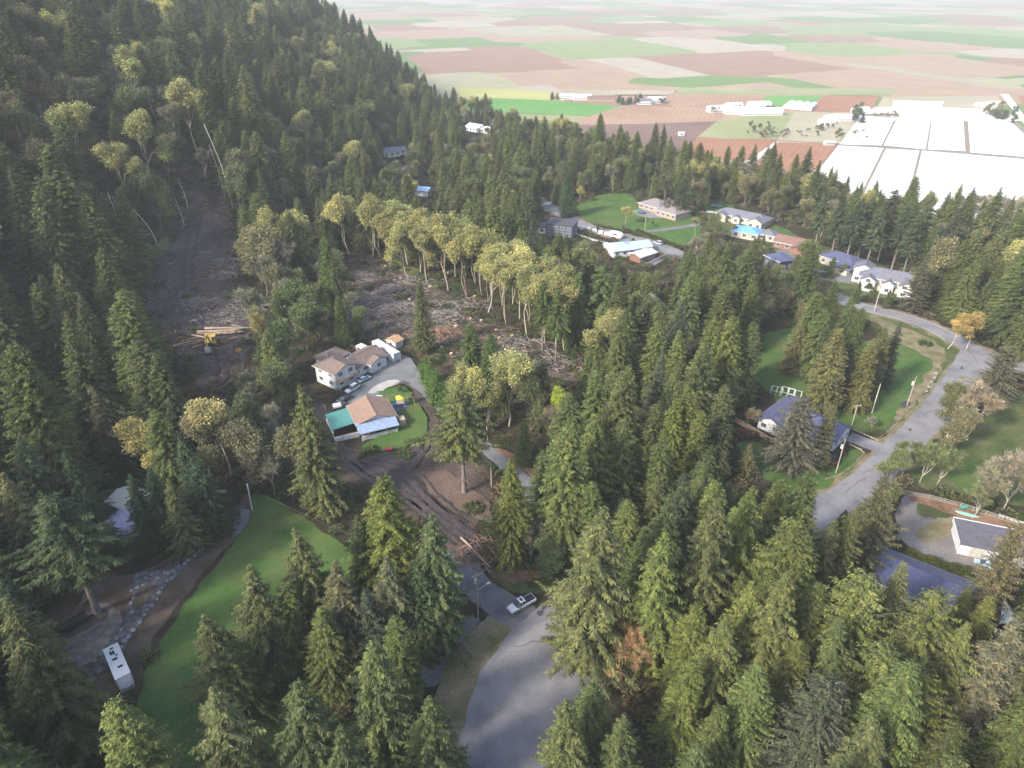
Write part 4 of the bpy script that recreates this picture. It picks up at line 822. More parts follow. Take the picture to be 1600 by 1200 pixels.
b = MB(); v = [(-.5,-.35,.3),(.5,-.35,.3),(.5,.35,.3),(-.5,.35,.3),(-.8,-.55,.7),(.9,-.55,.7),(.9,.55,.7),(-.8,.55,.7)]; b.add(v, [(0,3,2,1),(0,1,5,4),(1,2,6,5),(2,3,7,6),(3,0,4,7)]); b.build('tray', P_RED, r); b = MB(); b.tube([(.95,-.06,.2),(.95,.06,.2)], .2, 12); b.build('wheel', RUB, r); b = MB(); b.tube([(.95,-.2,.25),(-1.4,-.35,.5)], .03, 6); b.tube([(.95,.2,.25),(-1.4,.35,.5)], .03, 6); b.build('handle', STEEL, r)
def trampoline(lab, px, py, R_, col, dz=.08):
    r = empty('trampoline', gpos(px, py, dz)); tag(r, lab, 'trampoline')
    b = MB(); n = 24
    vs = [(math.cos(a)*q, math.sin(a)*q, z) for q, z in ((R_, .95), (R_*.86, .97), (R_*.86, .9), (R_, .88)) for a in np.arange(n)*2*math.pi/n]
    b.add(vs, [(j*n+i, j*n+(i+1) % n, ((j+1) % 4)*n+(i+1) % n, ((j+1) % 4)*n+i) for j in range(4) for i in range(n)]); b.build('pad', col, r)
    b = MB(); b.tube([(0,0,.9),(0,0,.92)], R_*.87, n); b.build('mat', W_DRK if lab.startswith('teal') else col, r)
    for k in range(6): a = k*math.pi/3; b = MB(); b.tube([(math.cos(a)*R_*.95, math.sin(a)*R_*.95, 0), (math.cos(a)*R_*.95, math.sin(a)*R_*.95, .9)], .04, 6); b.build('leg', STEEL, r)
P_TEAL = mat_plain('teal_canvas', (.06,.40,.34), .5, .1, 2)
trampoline('teal trampoline on the far lawn beside the long brick house', 1001, 333, 2.4, P_TEAL); trampoline('teal edged trampoline at the left end of the estate, behind the long cream house', 1119, 324, 2.6, P_TEAL); trampoline('pale aboveground pool left of the long cream house', 1109, 334, 2.0, P_SIL)
def hoop(lab, px, py, rz, L, Wd, H_, n):
    r = empty('hoop_frame', gpos(px, py, .1), rz); tag(r, lab, 'garden frame', 'white hoop frames beside the blue roofed house')
    for k in range(n):
        b = MB(); x = k*L/(n-1); b.tube([(x, -Wd/2, 0), (x, -Wd/2, H_*.6), (x, 0, H_), (x, Wd/2, H_*.6), (x, Wd/2, 0)], .07, 6); b.build('hoop', T_WHT, r)
    b = MB(); [b.tube([(0, y, z), (L, y, z)], .05, 6) for y, z in ((0, H_), (-Wd/2, H_*.6), (Wd/2, H_*.6))]; b.build('rail', T_WHT, r)
hoop('left white hoop frame behind the slate blue roof', 1205, 612, -.5, 3, 3, 2, 3); hoop('middle white hoop frame behind the slate blue roof', 1220, 615, -.5, 3.5, 3.4, 2.4, 3); hoop('right white hoop frame behind the slate blue roof', 1231, 618, -.5, 3.5, 3.2, 2.2, 3)
r = empty('canoe', gpos(1510, 806, .2), dirang((1500,800), (1522,806))); tag(r, 'mint green canoe lying on the bank of the gravel court', 'canoe')
loft([(-2.4,.05,.06,.25,.4),(-1.6,.3,.42,.05,.38),(0,.42,.52,0,.35),(1.6,.3,.42,.05,.38),(2.4,.05,.06,.25,.4)], mat_plain('mint_hull', (.30,.60,.50), .4, .1, 2), 'hull', r)
r = empty('picnic_table', gpos(1505, 797, .25), .3); tag(r, 'small green garden table behind the mint canoe', 'table'); b = MB(); b.box(-.8,-.45,.7,.8,.45,.76); b.build('top', P_TEAL, r); b = MB(); [b.box(x,y,0,x+.07,y+.07,.7) for x in (-.7,.63) for y in (-.38,.31)]; b.build('leg', P_TEAL, r)

# ------------------------------------------------------------------ utility poles, fences, hedges
POLE = mat_bark('pole_wood', (.28,.24,.19), (.46,.41,.34)); CERAM = mat_plain('grey_tank', (.62,.63,.64), .4, .08, 3, spec=.5)
def pole(lab, px, py, Hh, arms=1, tank=True, rz=0.3, lamp=False, mat=None, rad=.17, dz=0):
    x, y, z = gpos(px, py, dz); r = empty('utility_pole', (x, y, z), rz); tag(r, lab, 'utility pole')
    b = MB(); b.tube([(0,0,-.4),(0,0,Hh)], [rad, rad*.66], 10); b.build('pole', mat or POLE, r)
    for k in range(arms):
        zz = Hh-.5-k*1.5; b = MB(); b.box(-1.15, -.16-.06, zz, 1.15, -.16+.06, zz+.12); c = b.build('crossarm', POLE, r)
        for u in (-1, -.35, .35, 1): b = MB(); b.tube([(u,-.16,zz+.12),(u,-.16,zz+.34)], [.07, .04], 8); b.build('insulator', CERAM, c)
    if tank: b = MB(); b.tube([(0,.42,Hh-2.9),(0,.42,Hh-1.9)], .3, 12); b.tube([(0,.42,Hh-1.9),(0,.42,Hh-1.8)], [.3,.12], 12); b.box(-.04,.1,Hh-2.5,.04,.2,Hh-2.3); b.build('transformer', CERAM, r)
    if lamp: b = MB(); b.tube([(0,0,Hh-4.4),(2.1,0,Hh-3.6)], .05, 6); b.build('lamp_arm', STEEL, r); b = MB(); b.box(2.0,-.18,Hh-3.7,2.7,.18,Hh-3.52); b.build('lamp_head', CERAM, r)
    return r
pole('grey utility pole with two crossarms, tank and street lamp arm beside the gravel parking', 747, 965, 11.5, 1, True, .5, True)
pole('short wooden pole between the bare soil and the curving gravel drive', 768, 763, 8, 0, False)
pole('utility pole with white tank beside the roadside ditch on the lawn verge', 1417, 634, 9.5, 0, True)
pole('plain pale pole in the lawn in front of the roadside cedars', 1362, 646, 9.5, 0, False, mat=BARK_P)
pole('short pole with a crossbar on the lawn near the driveway mouth', 1331, 664, 6.5, 1, False)
pole('utility pole with white tank beside the curved verge below the driveway', 1306, 739, 10, 0, True)
pole('left of two pale poles between the main road and the big white trimmed house', 1366, 486, 10, 1, False, mat=BARK_P); pole('right of two pale poles between the main road and the big white trimmed house', 1381, 480, 9, 0, False, mat=BARK_P)
pole('pale leaning pole in the dry grass right of the side road', 1477, 689, 9.5, 0, False, mat=BARK_P)
pole('utility pole at the far drive beside the far lawn', 1007, 366, 9, 1, False); pole('white pole by the low shed near the picket fence', 1004, 402, 7, 0, False, mat=BARK_P)
r = empty('flagpole', gpos(394, 797, .1)); tag(r, 'thick white pole standing at the top corner of the curved lawn', 'pole'); r.rotation_euler = (0, .04, 0)
b = MB(); b.tube([(0,0,-.3),(0,0,7.2)], [.2,.15], 10); b.build('shaft', T_WHT, r); b = MB(); b.tube([(0,0,7.2),(0,0,7.35)], [.2,.05], 10); b.build('cap', T_WHT, r)
# overhead wires between poles
WIREM = mat_plain('wire', (.10,.10,.10), .6, .1, 2)
def wire(lab, a, b, sag=1.0, rad=.022):
    P = [Vector(a).lerp(Vector(b), t)-Vector((0,0,sag*4*t*(1-t))) for t in np.linspace(0, 1, 13)]
    mb = MB(); mb.tube(P, rad, 4); tag(mb.build('power_line', WIREM), lab, 'cable')
def ptop(px, py, h): x, y, z = gpos(px, py, 0); return (x, y, z+h)
wire('overhead line from the lamp pole to the wooden pole by the drive', ptop(747,965,11.2), ptop(768,763,7.8)); wire('overhead line from the lamp pole up to the white pole at the curved lawn', ptop(747,965,11.0), ptop(394,797,7.2), 2.5)
wire('overhead line from the lamp pole to the pole on the curved verge', ptop(747,965,11.3), ptop(1306,739,9.8), 2.5); wire('overhead line between the two tank poles along the side road', ptop(1306,739,9.8), ptop(1417,634,9.3)); wire('overhead line from the verge tank pole to the pale poles on the main road', ptop(1417,634,9.3), ptop(1366,486,9.6), 1.5)
# fences
def fence(lab, pix, Hh, mat, name='fence', gap=2.4, solid=True, dz=.05, rails=None, pm=None):
    P = [gpos(*p, dz) for p in pix]; r = empty(name, P[0]); tag(r, lab, 'fence'); o = Vector(P[0]); pts = []
    for a, b in zip(P, P[1:]):
        a, b = Vector(a), Vector(b); n = max(1, round((b-a).length/gap)); pts += [a.lerp(b, i/n) for i in range(n)]
    pts.append(Vector(P[-1])); pts = [p-o for p in pts]; bm_ = MB()
    for a, b in zip(pts, pts[1:]):
        d = (b-a).normalized(); s = Vector((-d.y, d.x, 0))*.03
        zs = [(.08, Hh)] if solid else (rails or [(.3, .42), (.75, .87), (1.15, 1.27)])
        for z0, z1 in zs:
            Z0, Z1 = Vector((0,0,z0)), Vector((0,0,z1)); bm_.add([a-s+Z0, b-s+Z0, b+s+Z0, a+s+Z0, a-s+Z1, b-s+Z1, b+s+Z1, a+s+Z1], [(0,3,2,1),(4,5,6,7),(0,1,5,4),(1,2,6,5),(2,3,7,6),(3,0,4,7)])
    bm_.build('panel' if solid else 'rail', mat, r)
    for p in pts[:100]: q = MB(); q.box(p.x-.06, p.y-.06, p.z-.2, p.x+.06, p.y+.06, p.z+Hh+.12); q.build('post', pm or mat, r)
fence('pink brown board fence between the blue roofed house and the shaded yard', [(1148,660),(1170,672),(1200,690),(1225,702)], 1.6, mat_plain('pinkish_boards', (.44,.32,.27), .8, .15, 1.5))
fence('long dark rail fence along the bank above the gravel court', [(1408,773),(1450,780),(1500,793),(1560,812),(1620,832)], 1.2, POLE, solid=False, gap=3)
fence('white picket fence beside the drive of the pale ribbed roof', [(1003,418),(1020,410),(1040,400)], 1.1, T_WHT, 'picket_fence', 1.6)
fence('low grey kerb rail on the far side of the driveway mouth', [(1332,672),(1350,680),(1372,690),(1385,684)], .5, POLE, solid=False, rails=[(.2,.45)])
fence('low curved edging of rusty boards below the driveway', [(1327,695),(1345,704),(1350,710),(1335,728),(1315,742),(1290,750)], .5, W_TAN, solid=False, rails=[(.05,.4)])
fence('post and rail fence beside the ditch next to the grey bush', [(1368,690),(1385,678),(1400,664),(1420,640)], .7, POLE, solid=False, rails=[(.35,.5)])
fence('low stone edging below the planting strip along the gravel drive', [(655,615),(690,650),(705,668)], .5, FOUND, 'stone_edging')
r0 = empty('stone_fence', gpos(900,357,.1)); tag(r0, 'white stone fence with square piers and dark shrubs along the far road', 'fence')
for k in range(8):
    p = Vector(gpos(900+k*9.5, 356+k*2.3, .1))-r0.location; q = MB(); q.box(p.x-1.1, p.y-.5, p.z-.1, p.x+1.1, p.y+.5, p.z+1.5); q.build('pier', T_WHT, r0, bevel=.05)
fence('low white wall running below the far road in front of the pale blue roofs', [(895,365),(925,376),(965,386)], .9, T_WHT, 'low_wall', 3)
fence('white low wall at the outer edge of the gravel court', [(1560,808),(1590,818),(1620,826)], .8, T_WHT, 'low_wall', 3)
# hedges: many leaf blades over a long box
def sprays_early(P, D, L, W, droop, rng):
    n = len(P); D = D/(np.linalg.norm(D, axis=1)[:, None]+1e-9); up = np.array([0, 0, 1.])+rng.normal(0, .45, (n, 3)); S = np.cross(D, up); S /= np.linalg.norm(S, axis=1)[:, None]+1e-9
    mid = P+D*L[:, None]*.45; tip = P+D*L[:, None]; tip[:, 2] -= droop*L*.45; V = np.stack([P, mid+S*W[:, None]*.5, tip, mid-S*W[:, None]*.5], 1).reshape(-1, 3); b = np.arange(n)[:, None]*4
    return V, np.concatenate([b+np.array([[0, 2, 1]]), b+np.array([[0, 3, 2]])], 1).reshape(-1, 3)
def hedge(lab, pix, wd, Hh, tint, name='hedge', dens=60, sz=.35):
    P = [Vector(gpos(*p, 0)) for p in pix]; rg = np.random.default_rng(len(lab)); B = []; 
    for a, b in zip(P, P[1:]):
        L = (b-a).length; n = int(L*dens); t = rg.random(n); d = (b-a).normalized(); s = np.array([-d.y, d.x, 0])
        base = np.array(a)[None]*(1-t[:, None])+np.array(b)[None]*t[:, None]; lob = 1+.12*np.sin(t*L*1.7)
        ang = rg.uniform(0, math.pi, n); u = np.cos(ang)*wd*.5*lob; zz = np.sign(np.sin(ang))*np.sin(ang)**.35*Hh*lob*rg.uniform(.3, 1, n)**.3
        B.append((base+s[None]*u[:, None]+np.array([0,0,1.])[None]*zz[:, None], np.stack([s[0]*np.cos(ang)+rg.normal(0,.5,n), s[1]*np.cos(ang)+rg.normal(0,.5,n), np.sin(ang)+rg.normal(0,.4,n)], 1)))
    Q = np.concatenate([b[0] for b in B]); D = np.concatenate([b[1] for b in B]); o0 = np.array(P[0]); n = len(Q); Ls = sz*rg.uniform(.7, 1.5, n)
    V, T = sprays_early(Q-o0-D*.2, D, Ls, Ls*.6, .3, rg); me = np_mesh(name, V, T, LEAF, np.repeat(np.clip(rg.normal(.5,.2,n),0,1), 2)); o = bpy.data.objects.new(name, me); C.objects.link(o); o.location = P[0]; o['tint'] = list(tint); tag(o, lab, 'hedge')
hedge('long clipped dark hedge between the gravel court and the lawn of the blue roofed building', [(1412,870),(1450,885),(1500,900),(1552,912)], 2.6, 2.3, (.085,.095,.03), dens=420)
hedge('low hedge along the far road below the far lawn', [(995,362),(1020,372),(1050,384),(1066,390)], 1.8, 1.5, (.09,.10,.04), dens=120, sz=.5)
hedge('clipped round dark hedge at the gable of the slate blue roofed house', [(1172,660),(1180,666)], 2.2, 2.2, (.05,.08,.03), dens=420)
# ------------------------------------------------------------------ logs, slash and stones
LOGM = mat_bark('peeled_log', (.25,.18,.14), (.46,.36,.29)); LOGR = mat_bark('red_log', (.20,.12,.08), (.36,.22,.15)); SLASH = mat_bark('grey_branches', (.12,.10,.09), (.34,.30,.28)); CUT = mat_plain('cut_wood', (.62,.50,.36), .8, .1, 3)
lr = random.Random(4)
def log(lab, px, py, dz, rz, L, R_, mat, tilt=0, group=None, name='log'):
    x, y, z = gpos(px, py, dz); c, s = math.cos(rz), math.sin(rz); pts = [(c*L*(t-.5)+.12*math.sin(t*5), s*L*(t-.5), tilt*L*(t-.5)+.05*math.sin(t*7)) for t in np.linspace(0, 1, 6)]
    b = MB(); b.tube(pts, np.linspace(R_, R_*.62, 6), 9); b.smooth = True; o = b.build(name, mat); o.location = (x, y, z+R_); tag(o, lab, 'log', group); 
    q = MB(); q.tube([pts[0], (pts[0][0]-c*.03, pts[0][1]-s*.03, pts[0][2]-tilt*.03)], R_*.97, 9); q.build('cut_end', CUT, o)
log('longest pale log lying at the lower edge of the bare soil', 743, 866, .35, dirang((729,847),(763,881)), 11, .28, LOGM); log('thinner log crossing beside the longest one at the lower edge of the bare soil', 752, 862, .4, dirang((740,845),(756,878)), 6, .18, LOGM, .05)
for k, (px, py, a, L, R_, lab) in enumerate([(345,520,.12,15,.5,'big pale log on top of the pile behind the excavator'), (358,517,.02,16,.45,'second long log at the back of the pile behind the excavator'), (330,523,.2,9,.42,'reddish log at the left of the pile behind the excavator'), (352,525,.16,13,.4,'lowest long log in front of the pile behind the excavator'), (300,532,.75,8,.35,'slanting log at the left end of the pile'), (290,540,.65,7,.3,'thin slanting log left of the excavator')]):
    log(lab, px, py, .3+.35*(k % 2), a, L, R_, LOGR if k in (2,4,5) else LOGM, .01, 'logs piled behind the excavator')
log('short log at the left tip of the pile beside the mud', 287, 548, .3, -1.2, 4, .3, LOGR, group='logs piled behind the excavator')
log('white dead log on the slope above the shrubs', 258, 391, .3, -.5, 6, .25, LOGM); log('dark log lying across the skid road', 318, 397, .3, 0, 7, .35, SLASH)
for k in range(16):
    q = k/15; log('rough log end sticking out of the pile behind the excavator', 292+q*92+lr.uniform(-4, 4), 541-q*26+lr.uniform(-5, 5)+(8 if k % 3 == 0 else 0), .3+lr.uniform(0, 1.0), lr.uniform(-.5, .9), lr.uniform(3, 9), lr.uniform(.15, .36), [LOGM, LOGR, SLASH, LOGR][k % 4], lr.uniform(-.12, .15), 'rough logs mixed into the pile behind the excavator')
def slash(lab, px, py, R_, Hh, n, mat, pxw=None):
    x, y, z = gpos(px, py, .1); b = MB()
    n = int(n*1.7); Hh *= 1.35
    for i in range(n):
        a = lr.uniform(0, 6.28); q = lr.random()**.6*R_; cx, cy = math.cos(a)*q*1.5, math.sin(a)*q; zz = Hh*max(0, 1-(q/R_)**2)*lr.random(); L = lr.uniform(1.0, 4.2)*(R_/6)**.3; th = lr.uniform(0, 3.14); t = lr.uniform(-.25, .4)
        p = [(cx-math.cos(th)*L/2, cy-math.sin(th)*L/2, zz), (cx+lr.uniform(-.2,.2), cy+lr.uniform(-.2,.2), zz+.25*t*L+.1), (cx+math.cos(th)*L/2, cy+math.sin(th)*L/2, zz+t*L*.6+.1)]
        rr = lr.choice([.06,.08,.11,.17]); b.tube(p, [rr, rr*.8, rr*.5], 4)
        if i % 3 == 0: m = Vector(p[1]); e = m+Vector((lr.uniform(-1,1), lr.uniform(-1,1), lr.uniform(0,.7))); b.tube([m, e], [rr*.6, rr*.3], 3)
    o = b.build('brush_pile', mat); o.location = (x, y, z+.05); tag(o, lab, 'brush pile', 'piles of slash on the clearings')
for a in [('grey slash pile at the upper right of the muddy clearing', 352, 412, 6, 1.6, 130), ('slash pile right of the skid road above the excavator', 345, 432, 5, 1.2, 90), ('tangle of pale branches left above the log pile', 305, 476, 6, 1.4, 130), ('tangle of pale branches right above the log pile', 375, 480, 7, 1.6, 140), ('slash spread behind the log pile', 335, 500, 7, .7, 90),
          ('pale slash heap at the top of the upper brush clearing', 570, 432, 6, 1.2, 120), ('largest heap of grey branches in the upper brush clearing', 575, 478, 8, 2.0, 260), ('purple grey branch heap left in the upper brush clearing', 568, 497, 6, 1.8, 150), ('round heap of grey branches in the middle of the upper brush clearing', 612, 456, 5, 1.8, 140), ('branch heap left of the lone cedar in the brush', 630, 482, 5, 1.3, 110),
          ('pale stick heap right of the lone cedar in the brush', 693, 498, 5, 1.5, 130), ('reddish stick heap right of the lone cedar, lower one', 692, 523, 5, 1.4, 130), ('slash strip below the bare maple stems', 725, 478, 7, .8, 110), ('slash strip at the lower right end of the brush clearing', 815, 545, 8, .8, 120), ('slash patch above the white container', 600, 515, 7, .7, 110), ('slash patch beneath the yellow maples', 660, 440, 7, .8, 110), ('slash line at the far right end of the brush clearing', 865, 572, 7, .7, 90),
          ('red brown brush at the log lying on the bare soil edge', 770, 868, 5, .9, 90)]: slash(*a, LOGR if 'red' in a[0] else SLASH)
STONE = mat_plain('boulder', (.30,.29,.29), .9, .25, 1.2)
def stump(lab, px, py):
    x, y, z = gpos(px, py, .1); R_ = lr.uniform(.4, .75); b = MB(); n = 9; vs = []
    for q, zz in ((1.5, -.2), (1.15, .2), (1, .7)): vs += [(math.cos(k*6.283/n)*R_*q*lr.uniform(.88,1.12), math.sin(k*6.283/n)*R_*q*lr.uniform(.88,1.12), zz) for k in range(n)]
    b.add(vs, [(j*n+i, j*n+(i+1) % n, (j+1)*n+(i+1) % n, (j+1)*n+i) for j in range(2) for i in range(n)]+[tuple(range(2*n, 3*n))]); o = b.build('tree_stump', BARK_C); o.location = (x, y, z); tag(o, lab, 'stump', 'cut stumps on the upper brush clearing')
    q = MB(); q.tube([(0,0,.69),(0,0,.74)], R_*.93, 9); q.build('cut_face', CUT, o)
for px, py in [(602,418),(620,420),(626,437),(617,440),(600,448),(655,440),(672,450),(585,470),(725,420),(742,465),(700,428),(735,500),(752,503),(775,518),(780,530),(800,527),(640,470),(560,470),(550,445),(592,498),(712,512),(690,545),(705,555)]: stump('fresh cut stump with pale top on the upper brush clearing', px, py)
def boulder(lab, px, py, s, group=None, dz=0, mat=None):
    x, y, z = gpos(px, py, dz); b = MB(); n = 8; vs = [(0,0,-.3*s)]
    for zz, q in ((-.2,.75),(.15,1.0),(.45,.8),(.7,.4)): vs += [(math.cos(k*6.283/n)*q*s*lr.uniform(.75,1.2), math.sin(k*6.283/n)*q*s*lr.uniform(.75,1.2), zz*s*lr.uniform(.85,1.15)) for k in range(n)]
    vs.append((0,0,.78*s)); F = [(0, 1+(i+1) % n, 1+i) for i in range(n)]+[(1+j*n+i, 1+j*n+(i+1) % n, 1+(j+1)*n+(i+1) % n, 1+(j+1)*n+i) for j in range(3) for i in range(n)]+[(1+3*n+i, 1+3*n+(i+1) % n, 4*n+1) for i in range(n)]
    b.add(vs, F); o = b.build('boulder', mat or STONE); o.location = (x, y, z); tag(o, lab, 'rock', group)
boulder('pale boulder in the mud above the log pile', 303, 503, 1.2); boulder('pale rock on the right side of the muddy clearing below the poplars', 374, 597, .9)
for px, py in [(215,900),(222,899),(230,902),(238,898),(247,902),(256,897),(265,898),(272,892),(280,886),(288,881),(296,875),(305,867),(313,861),(318,858),(270,905),(262,910),(256,918),(250,928),(244,937),(238,945),(231,953),(225,962),(217,972),(210,984),(203,995),(197,1003),(208,935),(206,945),(205,958),(208,925),(216,917),(226,914),(190,985),(183,998),(176,1008),(165,1018),(158,1025),(170,990),(178,1022),(150,1035),(188,1012)]:
    boulder('grey edging stone of the rocky path', px+lr.uniform(-2,2), py+lr.uniform(-2,2), lr.uniform(.3,.55), 'edging stones of the rocky path', .12)
for px, py in [(1462,584),(1460,591),(1455,598),(1451,605),(1448,612)]: boulder('blue grey stone in the roadside ditch', px, py, .5, 'stones in the roadside ditch', .1)

def snag(lab, px, py, Hh, dx, dy, R_):
    x, y, z = gpos(px, py, -.3); r = empty('dead_tree', (x, y, z)); tag(r, lab, 'tree', 'pale dead trunks on the hillside'); b = MB()
    P = [Vector((dx*t*t+.15*math.sin(t*5), dy*t, Hh*t)) for t in np.linspace(0, 1, 7)]; b.tube(P, np.linspace(R_, R_*.3, 7), 8); b.smooth = True; b.build('trunk', BARK_P, r); br = MB()
    for k in range(9): t = lr.uniform(.4, .97); i = int(t*6); p = P[i].lerp(P[i+1], t*6-i); a = lr.uniform(0, 6.28); L = lr.uniform(.8, 2.4); q = MB(); q.tube([p, p+Vector((math.cos(a)*L, math.sin(a)*L, lr.uniform(-.2, .8)))], [.05, .02], 4); q.build('branch', BARK_P, r)
for a in [('left of two straight pale dead trunks above the muddy clearing', 195, 378, 19, -1, 0, .28), ('second pale dead trunk, just right of its twin above the muddy clearing', 201, 372, 16, -1.5, 0, .25), ('pale dead trunk leaning far over to the left above the muddy clearing', 246, 385, 19, -9, 0, .25), ('thin pale dead trunk lowest on the slope left of the clearing', 157, 396, 13, -2, 0, .22), ('very tall pale bare trunk at the right edge of the skid road', 364, 326, 36, -5, 0, .32), ('short pale bare trunk beside the left edge of the skid road', 288, 354, 12, -1, 0, .2), ('thin grey bare trunk behind the tall one at the skid road', 352, 312, 24, -2, 0, .22), ('pale bare trunk high at the left edge of the skid road', 294, 327, 13, -1, 0, .2)]: snag(*a)
# ------------------------------------------------------------------ trees: prototypes
def tube_np(pts, rad, n=6):
    pts = np.array(pts, float); t = np.gradient(pts, axis=0); t /= np.linalg.norm(t, axis=1)[:, None]+1e-9
    ref = np.where(np.abs(t[:, 2:3]) < .9, np.array([[0, 0, 1.]]), np.array([[1., 0, 0]]))
    a = np.cross(t, ref); a /= np.linalg.norm(a, axis=1)[:, None]+1e-9; b = np.cross(t, a)
    q = np.arange(n)*2*np.pi/n
    V = pts[:, None, :]+np.array(rad)[:, None, None]*(np.cos(q)[None, :, None]*a[:, None, :]+np.sin(q)[None, :, None]*b[:, None, :])
    m = len(pts); V = V.reshape(-1, 3); i = np.arange(m-1)[:, None]*n; k = np.arange(n)[None, :]; k2 = (k+1) % n
    F = np.stack([i+k, i+k2, i+n+k2, i+n+k], -1).reshape(-1, 4)
    return V, F
def join(parts):
    V = []; F = []; b = 0
    for v, f in parts: V.append(v); F.append(f+b); b += len(v)
    return np.concatenate(V), np.concatenate(F)

def sprays(P, D, L, W, droop, rng):
    """leafy blades: kite shaped, folded on the midrib.  P base, D direction (unit), L length, W width"""
    n = len(P); D = D/(np.linalg.norm(D, axis=1)[:, None]+1e-9)
    up = np.array([0, 0, 1.])+rng.normal(0, .45, (n, 3)); S = np.cross(D, up); S /= np.linalg.norm(S, axis=1)[:, None]+1e-9
    mid = P+D*L[:, None]*.45; mid[:, 2] -= droop*L*.1
    tip = P+D*L[:, None]; tip[:, 2] -= droop*L*.45
    lft = mid+S*W[:, None]*.5; rgt = mid-S*W[:, None]*.5; lft[:, 2] -= W*.18; rgt[:, 2] -= W*.18
    V = np.stack([P, lft, tip, rgt], 1).reshape(-1, 3); b = np.arange(n)[:, None]*4
    T = np.concatenate([b+np.array([[0, 2, 1]]), b+np.array([[0, 3, 2]])], 1).reshape(-1, 3)
    return V, T

def conifer(seed, H, R, z0, power, per, gap, droop, blade, step=.27, name='conifer', topw=.35, bark=BARK_F, rag=.22, dead=0, lift=.25):
    rng = np.random.default_rng(seed); th0 = rng.random()*6; lean = rng.normal(0, .012, 2)
    P = []; D = []; L = []; W = []; SH = []; br = []
    z = z0; ph = rng.random(8)*6.28
    while z < H-.25:
        t = (z-z0)/(H-z0)
        prof = (1-t)**power*min(1, .62+t*2.6)
        nb = max(3, int(round(per*(.55+.6*(1-t)))))
        for k in range(nb):
            th0 += 2.399+rng.normal(0, .25)
            lob = 1+.16*math.sin(2*th0+ph[0]+z*.25)+.12*math.sin(3*th0+ph[1]-z*.45)
            Lb = (R*prof*lob*(1+rng.normal(0, rag)))+topw*.6
            if rng.random() < .04: Lb *= .45
            if Lb < .25: Lb = .25
            zz = z+rng.uniform(-gap, gap)*.5; d = np.array([math.cos(th0), math.sin(th0)])
            n = max(2, int(Lb/step)); s = (np.arange(n)+rng.random(n)*.8)/n; s = .12+s*.88 if Lb > 2 else s
            r = s*Lb; up = lift*(1.5*t+.2)
            zc = zz+up*r-droop*.5*r*r/max(Lb, 1)+.10*droop*Lb*np.maximum(0, s-.75)*2
            base = np.stack([d[0]*r+lean[0]*zz, d[1]*r+lean[1]*zz, zc], 1)
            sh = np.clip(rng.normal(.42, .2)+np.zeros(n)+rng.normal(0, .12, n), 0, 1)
            for side in (-1, 1, 0):
                sp = .95*side+rng.normal(0, .22, n)
                dx = d[0]*np.cos(sp)-d[1]*np.sin(sp); dy = d[1]*np.cos(sp)+d[0]*np.sin(sp)
                dz = rng.normal(-.10-.55*droop, .28, n)
                P.append(base); D.append(np.stack([dx, dy, dz], 1))
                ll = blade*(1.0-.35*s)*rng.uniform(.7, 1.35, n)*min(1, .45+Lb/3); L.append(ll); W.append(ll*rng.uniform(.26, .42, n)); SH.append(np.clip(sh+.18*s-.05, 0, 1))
            if k % 3 == 0 and Lb > 1.2: br.append(tube_np([base[0]*[0, 0, 1]+[0, 0, 0], base[len(base)//2], base[-1]], [.06, .04, .015], 3))
        z += gap*(1-.35*t)*rng.uniform(.8, 1.2)
    P = np.concatenate(P); D = np.concatenate(D); L = np.concatenate(L); W = np.concatenate(W); SH = np.concatenate(SH)
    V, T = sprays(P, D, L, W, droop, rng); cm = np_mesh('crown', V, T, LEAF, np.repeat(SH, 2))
    zs = np.linspace(-.6, H*.985, 9); tr = np.stack([lean[0]*zs, lean[1]*zs, zs], 1); r0 = .012*H+.05
    parts = [tube_np(tr, np.maximum(.03, r0*(1-zs/H)**.8*np.where(zs < 0, 1.35, 1)), 7)]+br
    for k in range(dead):
        zz = rng.uniform(z0*.35, z0); a = rng.random()*6.28; l = rng.uniform(1, 2.8)
        parts.append(tube_np([[0, 0, zz], [math.cos(a)*l*.6, math.sin(a)*l*.6, zz-.1*l], [math.cos(a)*l, math.sin(a)*l, zz-.45*l]], [.05, .03, .012], 3))
    tV, tF = join(parts); tm = np_mesh('trunk', tV, tF, bark, smooth=True)
    return cm, tm

